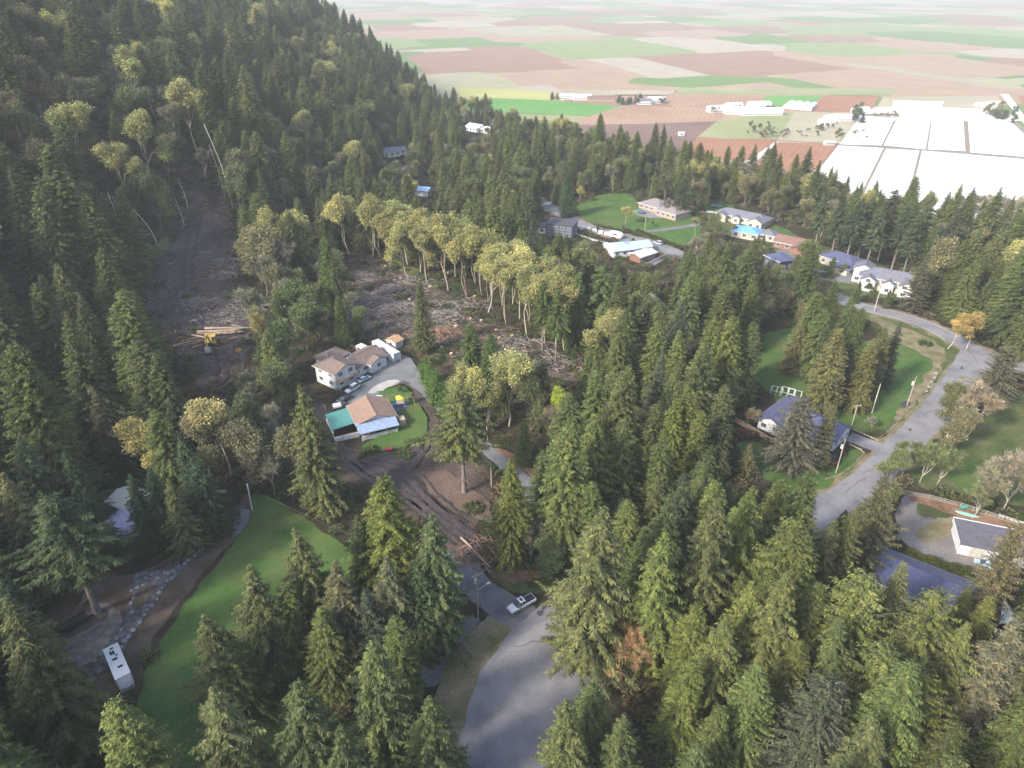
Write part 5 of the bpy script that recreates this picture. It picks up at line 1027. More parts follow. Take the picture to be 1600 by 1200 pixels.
def broadleaf(seed, H, R, fork, nl, leaves, leafsz, bark=BARK_M, spread=.55, lev=4, clump=1.0, twigs=False, stems=1, thick=1.0, flat=.75):
    """a forked trunk with limbs and twigs; leaf clumps sit at the twig ends"""
    rng = np.random.default_rng(seed); tubes = []; ends = []
    def grow(p, d, l, r, k):
        d = d/np.linalg.norm(d); n = 4; pts = [p]; q = p.copy(); dd = d.copy()
        for i in range(n):
            dd = dd+rng.normal(0, .11, 3)+np.array([0, 0, .05]); dd /= np.linalg.norm(dd); q = q+dd*l/n; pts.append(q.copy())
        tubes.append(tube_np(pts, np.linspace(r, r*.62, n+1), 6 if k < 2 else 3))
        if k >= lev: ends.append((pts[-1], dd)); ends.append((pts[2], dd)); return
        m = nl if k == 0 else rng.integers(2, 4)
        for j in range(m):
            a = rng.normal(0, 1, 3); a -= dd*a.dot(dd); a /= np.linalg.norm(a)+1e-9
            sp = spread*rng.uniform(.6, 1.25); nd = dd*math.cos(sp)+a*math.sin(sp); nd[2] = max(nd[2], -.15)
            grow(pts[-1] if (j < 2 or k == 0) else pts[rng.integers(2, 4)], nd, l*rng.uniform(.62, .82) if k else (H-fork)*rng.uniform(.30, .42), r*.58, k+1)
    for s in range(stems):
        a = rng.random()*6.28; off = (0 if stems == 1 else .35)
        d0 = np.array([math.cos(a)*.22*(stems > 1), math.sin(a)*.22*(stems > 1), 1.])+rng.normal(0, .04, 3)
        grow(np.array([math.cos(a)*off, math.sin(a)*off, -.4]), d0, fork*rng.uniform(.85, 1.1)+.4, (.011*H+.07)*thick*(1 if stems == 1 else .6), 0)
    E = np.array([e[0] for e in ends]); ED = np.array([e[1] for e in ends])
    # fit into the wanted crown: width R, top H
    V, F = join(tubes)
    top = E[:, 2].max(); rad = np.percentile(np.hypot(E[:, 0], E[:, 1]), 92)
    def fit(A):
        A = A.copy(); f = np.clip((A[:, 2]-fork*.5)/(top-fork*.5), 0, 1); A[:, 2] = np.where(A[:, 2] > fork*.5, fork*.5+(A[:, 2]-fork*.5)*(H*.97-fork*.5)/(top-fork*.5), A[:, 2])
        sc = 1+(R/max(rad, .1)-1)*np.minimum(1, f*3); A[:, 0] *= sc; A[:, 1] *= sc; return A
    V = fit(V); E = fit(E)
    tm = np_mesh('trunk', V, F, bark, smooth=True)
    n = len(E); k = leaves; ci = np.repeat(np.arange(n), k); cl = clump*rng.uniform(.6, 1.4, n)
    off = rng.normal(0, 1, (n*k, 3)); off /= np.linalg.norm(off, axis=1)[:, None]; off *= (rng.random(n*k)**.45)[:, None]*cl[ci][:, None]; off[:, 2] *= flat
    P = E[ci]+off
    if twigs:
        D = ED[ci]*.9+rng.normal(0, .45, (n*k, 3)); L = leafsz*rng.uniform(.6, 1.4, n*k); W = L*.04+.022
        P = E[ci]+off*.4
    else:
        D = off/(np.linalg.norm(off, axis=1)[:, None]+1e-9)+rng.normal(0, .6, (n*k, 3)); L = leafsz*rng.uniform(.65, 1.35, n*k); W = L*.75
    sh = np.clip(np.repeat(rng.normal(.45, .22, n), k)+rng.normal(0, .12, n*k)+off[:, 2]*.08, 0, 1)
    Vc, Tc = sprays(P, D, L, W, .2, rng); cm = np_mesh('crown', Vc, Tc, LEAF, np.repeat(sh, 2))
    return cm, tm

PROTO = {}
def proto(kind, H, cm, tm): PROTO.setdefault(kind, []).append((H, cm, tm))
# F: fir with open drooping tiers   C: dense cedar   O: old fir, bare lower trunk   S: dark spruce-like, narrow
for s in range(4): proto('F', 30, *conifer(10+s, 30, 5.7, 2.0, .86, 9, .50, .55, .85, name='fir', rag=.24))
for s in range(4): proto('C', 28, *conifer(30+s, 28, 5.1, .8, .60, 11, .44, .42, .72, name='cedar', rag=.13, bark=BARK_C))
for s in range(3): proto('O', 30, *conifer(50+s, 30, 4.6, 12.0, .62, 8, .6, .5, .9, name='old_fir', rag=.3, dead=22))
for s in range(2): proto('S', 26, *conifer(60+s, 26, 4.0, 2.5, .9, 9, .6, .2, .8, name='spruce', rag=.25, lift=.3))
for s in range(2): proto('W', 18, *conifer(70+s, 18, 6.0, 1.2, .55, 12, .45, .35, .62, name='wide', rag=.2, lift=.35))
for s in range(4): proto('M', 24, *broadleaf(80+s, 24, 6.4, 8.5, 5, 95, .46, clump=1.8, thick=.8))
for s in range(2): proto('T', 24, *broadleaf(90+s, 24, 5.0, 12.0, 5, 95, .46, clump=1.8, thick=.6, stems=2, spread=.5))
for s in range(3): proto('G', 18, *broadleaf(100+s, 18, 4.4, 3.0, 5, 75, .42, clump=1.6, bark=BARK_F, thick=.7))
for s in range(3): proto('B', 16, *broadleaf(110+s, 16, 3.6, 4.5, 5, 26, 1.2, twigs=True, bark=BARK_P, thick=.55, spread=.4, clump=.5))
for s in range(2): proto('P', 20, *broadleaf(120+s, 20, 2.0, 7.0, 4, 30, 1.3, twigs=True, bark=BARK_P, thick=.42, spread=.26, clump=.6, stems=2))
for s in range(2): proto('R', 8, *broadleaf(130+s, 8, 4.0, 1.2, 6, 40, .8, twigs=True, bark=BARK_M, thick=.5, spread=.62, clump=.5))
for s in range(2): proto('H', 9, *conifer(140+s, 9, 1.5, .2, .55, 9, .4, .1, .6, name='hedge', rag=.1, step=.3, topw=.3, bark=BARK_C, lift=.9))
CONIF = set('FCOSWH')
TINTS = {'F': [(.112,.138,.055), (.10,.126,.052), (.125,.14,.06), (.09,.115,.048)], 'C': [(.115,.15,.052), (.132,.16,.055), (.10,.13,.05), (.12,.14,.056)],
         'O': [(.08,.11,.06), (.07,.10,.058)], 'S': [(.08,.098,.066), (.09,.11,.07)], 'W': [(.10,.115,.075), (.09,.11,.066)],
         'M': [(.32,.32,.135), (.25,.27,.12), (.36,.35,.15)], 'T': [(.34,.335,.14), (.28,.29,.13), (.38,.36,.16)], 'G': [(.16,.185,.085), (.21,.20,.11), (.14,.165,.078)],
         'B': [(.27,.26,.20), (.24,.25,.17)], 'P': [(.34,.33,.20), (.30,.30,.19)], 'R': [(.36,.26,.14), (.28,.23,.16)], 'H': [(.085,.155,.038)]}
NAMES = {'F': 'fir_tree', 'C': 'cedar_tree', 'O': 'fir_tree', 'S': 'spruce_tree', 'W': 'cedar_tree', 'M': 'maple_tree', 'T': 'maple_tree',
         'G': 'alder_tree', 'B': 'bare_tree', 'P': 'poplar_tree', 'R': 'bare_shrub', 'H': 'hedge_cedar'}
TREES = []     # (x, y, H, kind, tint, label, width, deg)
trng = random.Random(11)
def top_at(px, py, Hh):
    p = at(px, py, Hh); return p.x, p.y
# the trees one can pick out in the photo: pixel of the tip, height in metres, kind, label, tint, width
PICK = [
 (930,785,36,'F','tall pale green fir beside the turning circle, the foremost of all',(.15,.165,.07),1.18),
 (1042,825,31,'F','broad fir just right of the tall one by the turning circle',(.13,.16,.05),1.15),
 (1003,822,17,'F','smaller dark fir between the two big firs by the turning circle',(.08,.115,.04),1),
 (1075,735,29,'F','grey green fir behind the broad fir near the turning circle',(.085,.105,.06),1.1),
 (1120,748,27,'C','', None,1),(1165,757,31,'F','full yellow green fir right of the grey green fir, ragged edge',(.13,.16,.05),1.15),
 (1222,745,27,'C','',None,1),(1268,735,28,'C','cedar whose tip stands left of the lower bend of the side road',None,1),
 (1250,812,30,'C','wide rounded yellow green cedar in the middle of the lower right wood',(.14,.165,.055),1.35),
 (1303,808,26,'F','narrow fir directly left of the dark blue metal roof',(.11,.12,.055),.8),
 (1340,790,26,'F','slim sunlit fir standing over the left end of the dark blue metal roof',(.14,.15,.06),.75),
 (1385,735,27,'S','brownish fir between the side road and the gravel court',(.13,.13,.07),1.2),
 (1355,893,27,'W','broad bright yellow green cedar in front of the dark blue metal roof',(.145,.17,.055),.72),
 (1418,878,24,'C','narrow pale cedar crossing the middle of the dark blue metal roof',(.13,.145,.07),.75),
 (1470,925,27,'W','broad bright cedar below the right end of the dark blue metal roof',(.145,.165,.055),.75),
 (1520,912,17,'F','small fir tip beside the lawn of the blue roofed building',(.13,.15,.05),.8),
 (1512,965,24,'F','open fir with a pale trunk near the lower right corner',(.155,.17,.06),1.1),
 (1552,930,18,'C','',(.15,.16,.05),.9),(1600,815,28,'W','brownish cedar cut by the right edge beside the long shed',(.17,.15,.08),.45),
 (1590,965,26,'S','grey brown fir in the lower right corner',(.155,.15,.095),1.3),
 (1180,905,25,'F','',(.145,.165,.05),1),(1232,885,30,'F','tall fir at the centre of the lower right wood with pale needles',(.15,.165,.06),1),
 (1090,945,22,'C','',(.15,.18,.05),1.1),(1140,960,24,'F','',(.14,.16,.055),1.1),(1255,1000,20,'C','',(.14,.16,.05),1),(1160,890,20,'F','',(.12,.14,.05),.9),(1300,1060,24,'W','',None,.8),
 (1080,1030,20,'C','',(.14,.17,.05),1.1),(1190,1040,22,'C','',None,1.1),(1390,1010,22,'W','',(.14,.165,.055),.8),(1450,1050,22,'W','',(.16,.18,.05),.8),
 (470,825,29,'F','fir with a light tip standing over the curved lawn',(.15,.165,.07),1.05),
 (385,878,27,'F','fir whose tip stands against the middle of the curved lawn',(.145,.165,.07),1.1),
 (318,960,25,'F','fir at the lower end of the curved lawn, leftmost of its clump',(.15,.165,.07),1.15),
 (520,873,26,'F','',(.14,.14,.075),1.1),(440,905,22,'C','',None,1),(355,975,22,'F','',None,1),
 (597,740,33,'C','tallest cedar of the clump right of the curved lawn, bright yellow green',(.15,.18,.05),1.25),
 (566,800,25,'F','',None,1),(605,858,26,'F','fir with a pale stem in front of the tall bright cedar',(.12,.13,.07),1.05),(570,915,22,'S','thin needled fir with visible grey stem near the bottom centre',None,1.1),
 (670,797,31,'F','dark pointed fir left of the utility pole with two arms',(.085,.115,.05),1.05),(650,880,22,'C','',(.07,.11,.05),1.1),(500,950,20,'C','',None,1.2),(620,960,20,'C','',None,1),
 (475,602,33,'F','lone tall fir with pale trunk in front of the muddy track',(.135,.15,.06),.95),
 (800,715,27,'C','narrow bright cedar between the gravel drive and the bare soil',(.145,.17,.05),.85),
 (885,660,33,'C','tall light green cedar right of the curving gravel drive',(.125,.155,.055),1.05),
 (930,643,30,'C','',None,1),(850,700,24,'C','',None,.9),
 (718,598,30,'O','big fir with a bare reddish double trunk standing on the bare soil',(.13,.15,.06),1.35),
 (738,575,21,'M','',None,.9),(795,548,23,'M','',None,1.1),(760,600,17,'M','',None,.9),(828,590,18,'G','',None,.9),(850,565,20,'C','',None,1),
 (735,503,19,'C','',(.10,.15,.05),1.2),(768,520,18,'C','',(.09,.14,.05),1.3),
 (655,438,25,'C','lone narrow cedar standing in the brush between clearing and container',(.14,.155,.07),.8),
 (508,368,28,'C','pointed cedar at the left end of the upper brush clearing',(.10,.15,.045),.95),(528,460,19,'C','small cedar behind the white house',(.10,.145,.045),.9),(520,395,24,'C','',None,.9),
 (452,440,20,'G','',(.11,.15,.06),1.2),(430,500,17,'G','',(.10,.145,.06),1.3),(470,470,18,'G','',(.11,.15,.065),1.1),
 (402,482,20,'P','pale upright poplar clump beside the excavator clearing',(.40,.36,.17),1.3),(425,512,15,'P','',None,1.2),
 (378,318,28,'C','',(.12,.17,.06),1),(415,325,27,'M','',None,1),(462,330,25,'M','',None,1),(440,375,20,'B','',None,1.1),(420,400,19,'B','',None,1),(390,350,24,'G','',None,1),
 (536,303,26,'T','yellow maple with two long bare stems above the upper brush clearing, leftmost',None,1.1), (672,330,25,'O','',None,.8),(745,330,27,'O','',(.17,.18,.07),.8), (760,400,18,'T','',None,1.1),
 (850,435,25,'O','',(.11,.15,.05),.9),(872,450,25,'O','',(.11,.15,.05),1),(905,425,27,'C','',(.09,.14,.05),1),(942,412,29,'O','',(.10,.14,.055),1.2),(965,440,26,'C','',None,1),
 (990,460,20,'G','',None,1),(1015,458,17,'B','grey white blossoming tree among the dark conifers in the middle',(.42,.40,.38),1.1),
 (1028,500,25,'C','',None,1),(1062,515,24,'C','',None,1),(1150,445,26,'C','',None,1),(1115,495,27,'C','',(.135,.16,.05),1),(1148,490,29,'C','tall light green cedar left of the middle lawn',(.135,.16,.05),1.1),
 (1180,440,24,'C','',None,1),(1180,500,26,'C','',(.10,.13,.05),1),(1078,600,28,'C','',(.14,.165,.05),.9),(1098,640,24,'C','',(.14,.165,.05),.9),(1135,600,27,'C','',(.11,.125,.06),.9),(1060,620,26,'C','',(.14,.17,.045),.9),(1035,545,22,'S','',None,1.1),
 (1000,640,14,'M','',None,.7),(880,610,16,'M','',(.30,.36,.06),.9),(870,640,14,'R','',None,.9),
 (1175,690,10,'F','small lone conifer in the shaded yard below the fence',(.15,.14,.07),1.3),
 (1258,620,21,'W','round grey green cedar between the blue roofed house and its drive',(.10,.10,.075),.95),(1302,630,18,'C','brownish cedar on the left of the driveway mouth',(.12,.12,.06),.9),
 (1255,502,17,'C','rounded cedar on the middle lawn, its short trunk visible',(.14,.14,.065),1.4),
 (1275,455,26,'C','',None,1),(1312,510,27,'C','broad cedar at the right side of the middle lawn',(.14,.14,.06),1.1),(1335,535,20,'F','dark fir between two cedars on the roadside lawn',(.085,.09,.065),1.1),
 (1365,532,22,'C','',(.14,.14,.055),1),(1385,510,23,'C','rightmost cedar of the roadside lawn',(.12,.125,.055),.9),(1405,500,22,'F','dark leaning fir at the right end of the roadside row',(.08,.09,.06),.8),(1350,480,20,'C','',None,1),(1290,480,24,'C','',None,1),
 (1292,300,27,'O','',None,1),(1320,308,27,'O','',None,1),(1345,312,28,'O','',None,1),(1365,306,28,'O','',None,1),(1378,322,27,'O','',None,1),(1402,294,31,'O','tallest of the skyline firs against the white fields',(.07,.08,.05),1),
 (1422,318,28,'O','',None,1),(1455,316,30,'O','skyline fir with a forked ragged tip, right of the tallest one',None,1),(1438,335,27,'O','',None,1),(1505,322,30,'F','dark broad fir below the pale shelterbelt at the right',(.075,.08,.055),1.15),
 (1480,370,24,'G','',None,1),(1535,350,25,'F','',None,1),(1570,352,26,'F','',None,1.1),(1600,380,27,'F','',None,1.1),(1450,398,22,'S','',(.11,.105,.075),1.3),(1500,425,16,'C','',None,1.3),(1550,430,18,'F','',None,1.2),
 (1500,488,13,'M','round ochre tree beside the main road bend',(.40,.30,.12),1.15),(1530,490,13,'M','second ochre tree right beside the first at the road bend',(.40,.30,.12),1.05),
 (1580,540,18,'W','',(.11,.105,.07),1),(1540,600,16,'B','tall pale bare tree between the side road and the meadow',(.36,.30,.22),1.35),(1515,640,13,'G','',(.24,.22,.13),1.1),(1500,600,12,'G','',(.20,.21,.10),1.2),
 (1430,690,10,'B','',(.20,.23,.10),1.4),(1460,695,11,'B','',(.20,.23,.10),1.4),(1485,705,10,'B','',(.20,.23,.10),1.3),(1410,700,10,'G','',(.17,.20,.09),1.2),
 (1575,700,16,'B','tall bare birch above the court with a long white trunk',(.34,.30,.24),1.2),(1555,730,13,'B','',(.28,.26,.18),1.2),(1595,725,13,'B','',(.30,.27,.2),1.2),(1540,760,9,'B','',(.24,.25,.13),1.3),
 (20,538,29,'F','',(.13,.14,.06),1),(52,440,31,'C','',(.12,.145,.055),1.1),(95,485,28,'F','',(.14,.15,.06),1),(88,410,28,'C','',None,1),(190,448,31,'C','',(.115,.135,.06),1.1),(167,478,27,'F','',(.14,.145,.08),.9),
 (215,528,31,'C','tall grey green cedar standing against the excavator clearing',(.12,.145,.065),1.15),(243,548,28,'C','',(.11,.14,.06),1.05),(35,590,24,'F','',None,1),(120,520,26,'F','',None,1),(150,600,24,'F','',(.12,.12,.07),1),
 (225,655,21,'M','yellow leafed maple low beside the dark gap in the left wood',(.33,.29,.12),1.05),(330,620,23,'M','ochre leafed maple below the muddy clearing',(.36,.32,.15),1.1),(300,645,20,'M','',(.30,.27,.15),1),(370,660,18,'G','',(.25,.23,.13),1.1),
 (283,680,23,'F','',(.06,.10,.05),1),(232,728,21,'F','',(.05,.09,.045),1.1),(200,740,20,'F','',(.05,.09,.045),1),(305,720,20,'W','',(.05,.09,.05),.7),(262,745,20,'F','',None,1),
 (25,680,27,'F','',(.075,.11,.06),1.1),(5,735,29,'F','fir with a long pale bare trunk leaning over the left edge',(.16,.16,.075),1),(75,770,29,'O','big fir with a bare trunk standing by the pink gravel turnaround',(.07,.105,.05),1.6),(100,700,22,'F','',(.06,.1,.05),1),(130,760,18,'F','',(.05,.09,.05),1),
 (15,950,18,'C','',(.05,.085,.05),1.2),(2,900,20,'C','',(.05,.09,.05),1.1),
 (905,290,9,'M','round yellow tree behind the far lawn',(.36,.34,.12),1.2),(980,322,9,'M','round ochre tree on the far lawn beside the road',(.42,.36,.15),1.4),(1070,275,20,'W','big dark conifer beside the long brick house',(.06,.09,.05),.8),(1045,310,9,'B','',(.34,.27,.25),1.4),(1090,340,9,'B','',(.32,.26,.22),1.2),(888,270,22,'C','dark cedar left of the far lawn by the road',(.06,.11,.045),1.2),
 (1100,365,18,'B','',(.34,.31,.25),1.2),(560,480,10,'G','',None,1.1),
 (1195,366,6,'C','',None,1.1), (1252,384,6,'G','',None,1.1), (1262,400,8,'C','',None,1.1), (1240,412,5,'G','',None,1.1), (1322,412,5,'G','',None,1.1), (1345,438,9,'C','',None,1.1), (1360,442,6,'G','',None,1.1), (1392,450,8,'F','',None,1.1), (1150,352,5,'G','',None,1.1), (1200,378,7,'C','',None,1.1), (1128,352,4,'G','',None,1.1), (1060,322,6,'G','',None,1.1), (990,372,4,'G','',None,1.1), (975,350,4,'F','',None,1.1), (935,345,5,'F','',None,1.1), (1178,640,5,'R','',None,1.1), (1170,655,3,'G','',None,1.1), (1305,400,9,'C','',None,1.1), (1020,345,3,'G','',None,1.1),
 (990,985,12,'R','orange brown leafless bush beside the turning circle at the bottom',(.44,.30,.16),.85),(1368,652,4,'R','grey rounded leafless shrub beside the driveway mouth',(.30,.27,.25),.9),(640,612,4,'G','',None,1),(625,603,3,'G','',None,1.2),
 (800,830,7,'C','',(.07,.13,.05),1.8),(830,815,11,'B','small pale dead tree on the bracken bank above the pickup',(.30,.27,.22),1),(860,840,9,'G','',(.11,.15,.07),1.5),
]+[(662+i*8, 556+i*8.5+(i%3)*3, 9.5+(i*7)%3, 'H', '', None, 1.25) for i in range(9)]
MROW = [500,590,650,720,790,850,890]
PICK += [(x_+(i*5)%4, float(np.interp(x_, MROW, [322,302,322,336,370,400,428]))+(i*7)%9, 27-(i*5)%4, 'TTMTTTM'[i%7], '', None, 1+.06*(i%3)) for i, x_ in enumerate(range(572, 892, 15))]
PICK += [(x_, float(np.interp(x_, MROW, [345,325,345,362,398,425,450]))+(i*7)%9, 24, 'TM'[i%2], '', None, 1) for i, x_ in enumerate(range(600, 880, 32))]
PICKED = set()
for (px, py, Hh, kd, lab, tint, wd) in PICK:
    x, y = top_at(px, py, Hh); TREES.append((x, y, Hh, kd, tint or trng.choice(TINTS[kd]), lab, wd, trng.random()*6.28)); PICKED.add((x, y))

# image areas that the surrounding wood must leave in view (checked on a tree's silhouette)
KEEP = [[(470,600),(500,540),(560,540),(600,530),(640,545),(690,600),(770,680),(850,755),(855,800),(790,810),(770,870),(700,860),(600,790),(520,740),(480,700)],
 [(205,440),(262,385),(300,285),(325,285),(362,330),(366,400),(400,470),(385,570),(345,608),(290,570)],
 [(540,405),(630,410),(750,490),(870,560),(900,590),(820,570),(760,550),(690,560),(640,545),(560,525)],
 [(395,768),(500,825),(545,858),(480,850),(420,880),(380,870),(300,960),(290,1060),(220,1060),(260,985),(350,870)],
 [(85,990),(160,890),(290,855),(385,790),(390,810),(300,900),(210,1050),(90,1045)],
 [(115,775),(160,785),(205,815),(190,840),(150,800)],
 [(745,900),(800,905),(885,895),(880,1050),(690,1050),(750,970)],
 [(660,1050),(670,985),(745,970),(740,1050)],
 [(1340,470),(1400,480),(1545,550),(1520,600),(1440,700),(1340,780),(1290,795),(1295,760),(1380,690),(1450,600),(1490,560),(1400,510)],
 [(1195,530),(1235,515),(1245,580),(1285,590),(1270,620),(1200,605),(1175,590)],
 [(1165,640),(1215,615),(1250,640),(1215,665),(1180,665),(1150,655)],
 [(1145,660),(1200,690),(1230,700),(1180,720),(1150,700)],
 [(1290,640),(1400,640),(1440,570),(1470,560),(1400,690),(1330,760),(1290,745),(1340,690)],
 [(1420,550),(1450,560),(1420,620),(1400,610)],
 [(1410,775),(1560,790),(1600,830),(1600,860),(1560,900),(1420,880),(1400,850)],
 [(1345,870),(1400,870),(1480,920),(1560,920),(1440,940)],
 [(905,310),(1000,300),(1110,335),(1105,375),(1040,370),(960,350),(905,335)],
 [(835,305),(920,345),(1000,365),(1065,395),(1030,420),(985,410),(900,375),(840,325)],
 [(1108,320),(1150,318),(1195,345),(1250,370),(1230,390),(1180,370),(1140,365)],
 [(1210,390),(1235,385),(1245,410),(1225,425)],[(1275,392),(1345,415),(1330,435),(1280,430)],[(1330,420),(1415,428),(1420,460),(1335,455)],
 [(1190,350),(1250,368),(1250,392),(1205,388)],
 [(598,234),(640,234),(640,250),(598,250)],[(725,192),(760,192),(760,210),(725,210)],[(662,278),(684,278),(682,305),(664,305)],
 [(1440,710),(1600,640),(1600,790),(1500,770)],[(838,338),(880,338),(880,362),(840,368)],
 [(1330,395),(1420,400),(1420,425),(1330,420)],
 [(540,385),(600,388),(700,408),(790,468),(850,520),(850,560),(760,505),(700,470),(640,430),(550,412)],
 [(1130,650),(1370,680),(1370,750),(1290,775),(1150,745)],[(690,600),(790,690),(860,770),(850,800),(780,740),(680,640)],
 [(945,992),(1035,992),(1035,1060),(945,1060)],
 [(1480,520),(1560,540),(1600,560),(1600,590),(1540,600),(1490,620)],
]
def pip(x, y, poly):
    r = False; x2, y2 = poly[-1]
    for x1, y1 in poly:
        if (y1 > y) != (y2 > y) and x < (x2-x1)*(y-y1)/(y2-y1)+x1: r = not r
        x2, y2 = x1, y1
    return r
def boxed(P): xs = [float(p[0]) for p in P]; ys = [float(p[1]) for p in P]; return (min(xs), max(xs), min(ys), max(ys), list(zip(xs, ys)))
def fproj(x, y, z):
    dz = z-CAM_H; ax = max(y*cP-dz*sP, 1e-3); return 800+FPX*x/ax, 600-FPX*(y*sP+dz*cP)/ax, ax
KEEPB = [boxed(k) for k in KEEP]
def silhouette_ok(x, y, z, Hh, R, thr=1):
    hit = 0
    for f in (.12, .35, .6, .8, .97):
        rr = R*(1-f)*.9
        px, py, ax = fproj(x, y, z+Hh*f); dx = FPX*rr/ax
        for q in (px-dx, px, px+dx):
            for (a, b, c, d, k) in KEEPB:
                if a < q < b and c < py < d and pip(q, py, k): hit += 1; break
        if hit > thr: return False
    return True
OPENL = [boxed(k) for k in OPEN.values()]
ROADS_W = [(at(*p)[:2]) for p in [(1345,480),(1372,486),(1400,494),(1425,502),(1450,510),(1475,524),(1500,538),(1525,548),(1545,558),(1600,575),(1512,580),(1495,600),(1480,622),(1460,645),(1440,668),(1402,705),(1372,738),(1335,768),(1290,795),(838,312),(870,330),(890,340),(910,352),(950,366),(975,371),(1000,376),(1020,384),(1040,390),(1075,402),(1345,690),(700,855),(722,893),(752,925),(1325,474),(1300,462)]]
def free(x, y, m=2.0):
    for (a, b, c, d, P) in OPENL:
        if not (a-m < x < b+m and c-m < y < d+m): continue
        for dx, dy in ((0, 0), (m, 0), (-m, 0), (0, m), (0, -m)):
            if pip(x+dx, y+dy, P): return False
    for a, b in ROADS_W:
        if (x-a)**2+(y-b)**2 < 49: return False
    for (a, b, r) in PADS.values():
        if (x-a)**2+(y-b)**2 < r*r: return False
    return True
def kind_at(px, py, x, y):
    r = trng.random(); s = float(np.interp(y, FOOT_Y, FOOT_X)-x)
    e = .793*(x-115)+.608*(y-428)
    if px > 1480 and 590 < py < 830: return 'B' if r < .7 else 'G'
    if py > 830: return 'C' if r < .45 else ('F' if r < .95 else 'W')
    if px < 330 and py < 420 and s > 5:      # hillside: grey-yellow maples over conifers
        return 'G' if r < .36 else ('M' if r < .49 else ('C' if r < .68 else 'F' if r < .86 else 'B'))
    if s > 5: return 'C' if r < .45 else ('F' if r < .68 else 'G' if r < .86 else 'M' if r < .91 else 'B')
    if e > -10: return ('F' if r < .35 else 'G' if r < .6 else 'B' if r < .8 else 'M' if r < .85 else 'C') if px > 1000 else ('G' if r < .4 else 'B' if r < .6 else 'C' if r < .85 else 'M')
    if px > 1050 and py < 420: return 'G' if r < .35 else ('C' if r < .6 else 'M' if r < .72 else 'B' if r < .82 else 'F')
    if py < 340: return 'C' if r < .42 else ('G' if r < .68 else 'B' if r < .82 else 'F' if r < .94 else 'M')
    if 690 < px < 1000 and 540 < py < 700: return 'C' if r < .6 else ('M' if r < .75 else 'G' if r < .9 else 'B')
    if 380 < px < 560 and 430 < py < 900: return 'G' if r < .6 else ('C' if r < .8 else 'B')
    if px < 380 and py > 600: return 'F' if r < .55 else ('C' if r < .85 else 'G')
    return 'C' if r < .56 else ('F' if r < .84 else 'S' if r < .9 else 'G' if r < .97 else 'M')
grid = {}
def near(x, y, d):
    gxi, gyi = int(x//10), int(y//10); k = int(d//10)+1
    for i in range(gxi-k, gxi+k+1):
        for j in range(gyi-k, gyi+k+1):
            for (a, b) in grid.get((i, j), ()):
                if (a-x)**2+(b-y)**2 < d*d: return True
    return False
def put(x, y): grid.setdefault((int(x//10), int(y//10)), []).append((x, y))
for t in TREES: put(t[0], t[1])
def scatter(x0, x1, y0, y1, step):
    y = y0
    while y < y1:
        x = x0
        while x < x1:
            xx = x+trng.uniform(-.45, .45)*step; yy = y+trng.uniform(-.45, .45)*step; x += step
            e = .793*(xx-115)+.608*(yy-428)
            s = float(np.interp(yy, FOOT_Y, FOOT_X)-xx)
            if e > 62 and s < 10: continue
            if abs(xx) > 60+1.1*max(yy, 0)+80: continue
            z = h1(xx, yy); px, py, ax = fproj(xx, yy, z)
            if ax < 20 or px < -260 or px > 1860: continue
            px2, py2, ax2 = fproj(xx, yy, z+26)
            if py2 > 1420 or py < -70: continue
            kd = kind_at(px, py, xx, yy)
            Hh = {'F': 27, 'C': 25, 'O': 28, 'S': 23, 'W': 16, 'M': 21, 'T': 22, 'G': 16, 'B': 14}[kd]*trng.uniform(.55, 1.2)
            if s > 15: Hh *= 1.2 if kd in 'GBM' else 1.15
            if px < 420 and py > 380: Hh *= 1.42
            elif s > 10: Hh *= 1.15
            if px > 1000 and py > 500: Hh *= 1.06
            if e > 0 : Hh *= .82
            R = Hh*.17
            if near(xx, yy, step*.62) or not free(xx, yy, R*.55): continue
            if not silhouette_ok(xx, yy, z, Hh, R):
                Hh *= .45; kd = trng.choice('GCC')
                if not silhouette_ok(xx, yy, z, Hh, Hh*.17, 0): continue
            put(xx, yy); TREES.append((xx, yy, Hh, kd, trng.choice(TINTS[kd]), '', trng.uniform(.95, 1.25), trng.random()*6.28))
        y += step*.88
scatter(-290, -75, 10, 330, 11.5)
scatter(-75, 360, 10, 330, 8.8)
scatter(-420, -95, 331, 560, 10.8)
scatter(-95, 330, 331, 560, 9.4)
scatter(-700, 200, 561, 1000, 11)
scatter(-1100, 0, 1001, 1700, 14)

# trees on the plain: farm shelter, lane rows, the pale shelterbelt below the white film beds
def plain(px, py, n, spx, spy, kinds, h0, h1_):
    for _ in range(n):
        x, y = fld(px+trng.uniform(-spx, spx), py+trng.uniform(-spy, spy)); kd = trng.choice(kinds)
        TREES.append((x, y, trng.uniform(h0, h1_), kd, trng.choice(TINTS[kd]), '', 1.2, trng.random()*6))
for a in [(870,155,7,16,2,'GFW',7,11),(985,162,14,22,2,'GFWW',8,13),(1030,162,6,8,2,'GG',7,10),(1140,176,14,34,4,'GFB',6,10),(1200,176,5,8,2,'GW',6,9),(1340,185,14,8,9,'GWG',9,14),(1292,203,8,16,3,'GB',5,9),(1380,183,10,20,3,'R',5,7),(1550,176,8,14,5,'GM',8,13),(1562,185,8,14,3,'WG',8,12),(1585,182,8,6,12,'GW',5,8),(1230,212,26,50,6,'RBG',4,8),(1190,205,10,25,8,'GM',6,9),(1308,222,3,3,5,'M',10,14),(1340,215,6,14,8,'RB',4,6)]: plain(*a)
for i in range(34): 
    x, y = fld(1490+i*4.2, 335+math.sin(i*.7)*4+i*.25); TREES.append((x, y, 12+4*math.sin(i*1.9)**2, 'BPG'[i % 3], (.36,.33,.24), '', 1.3, i*1.0))
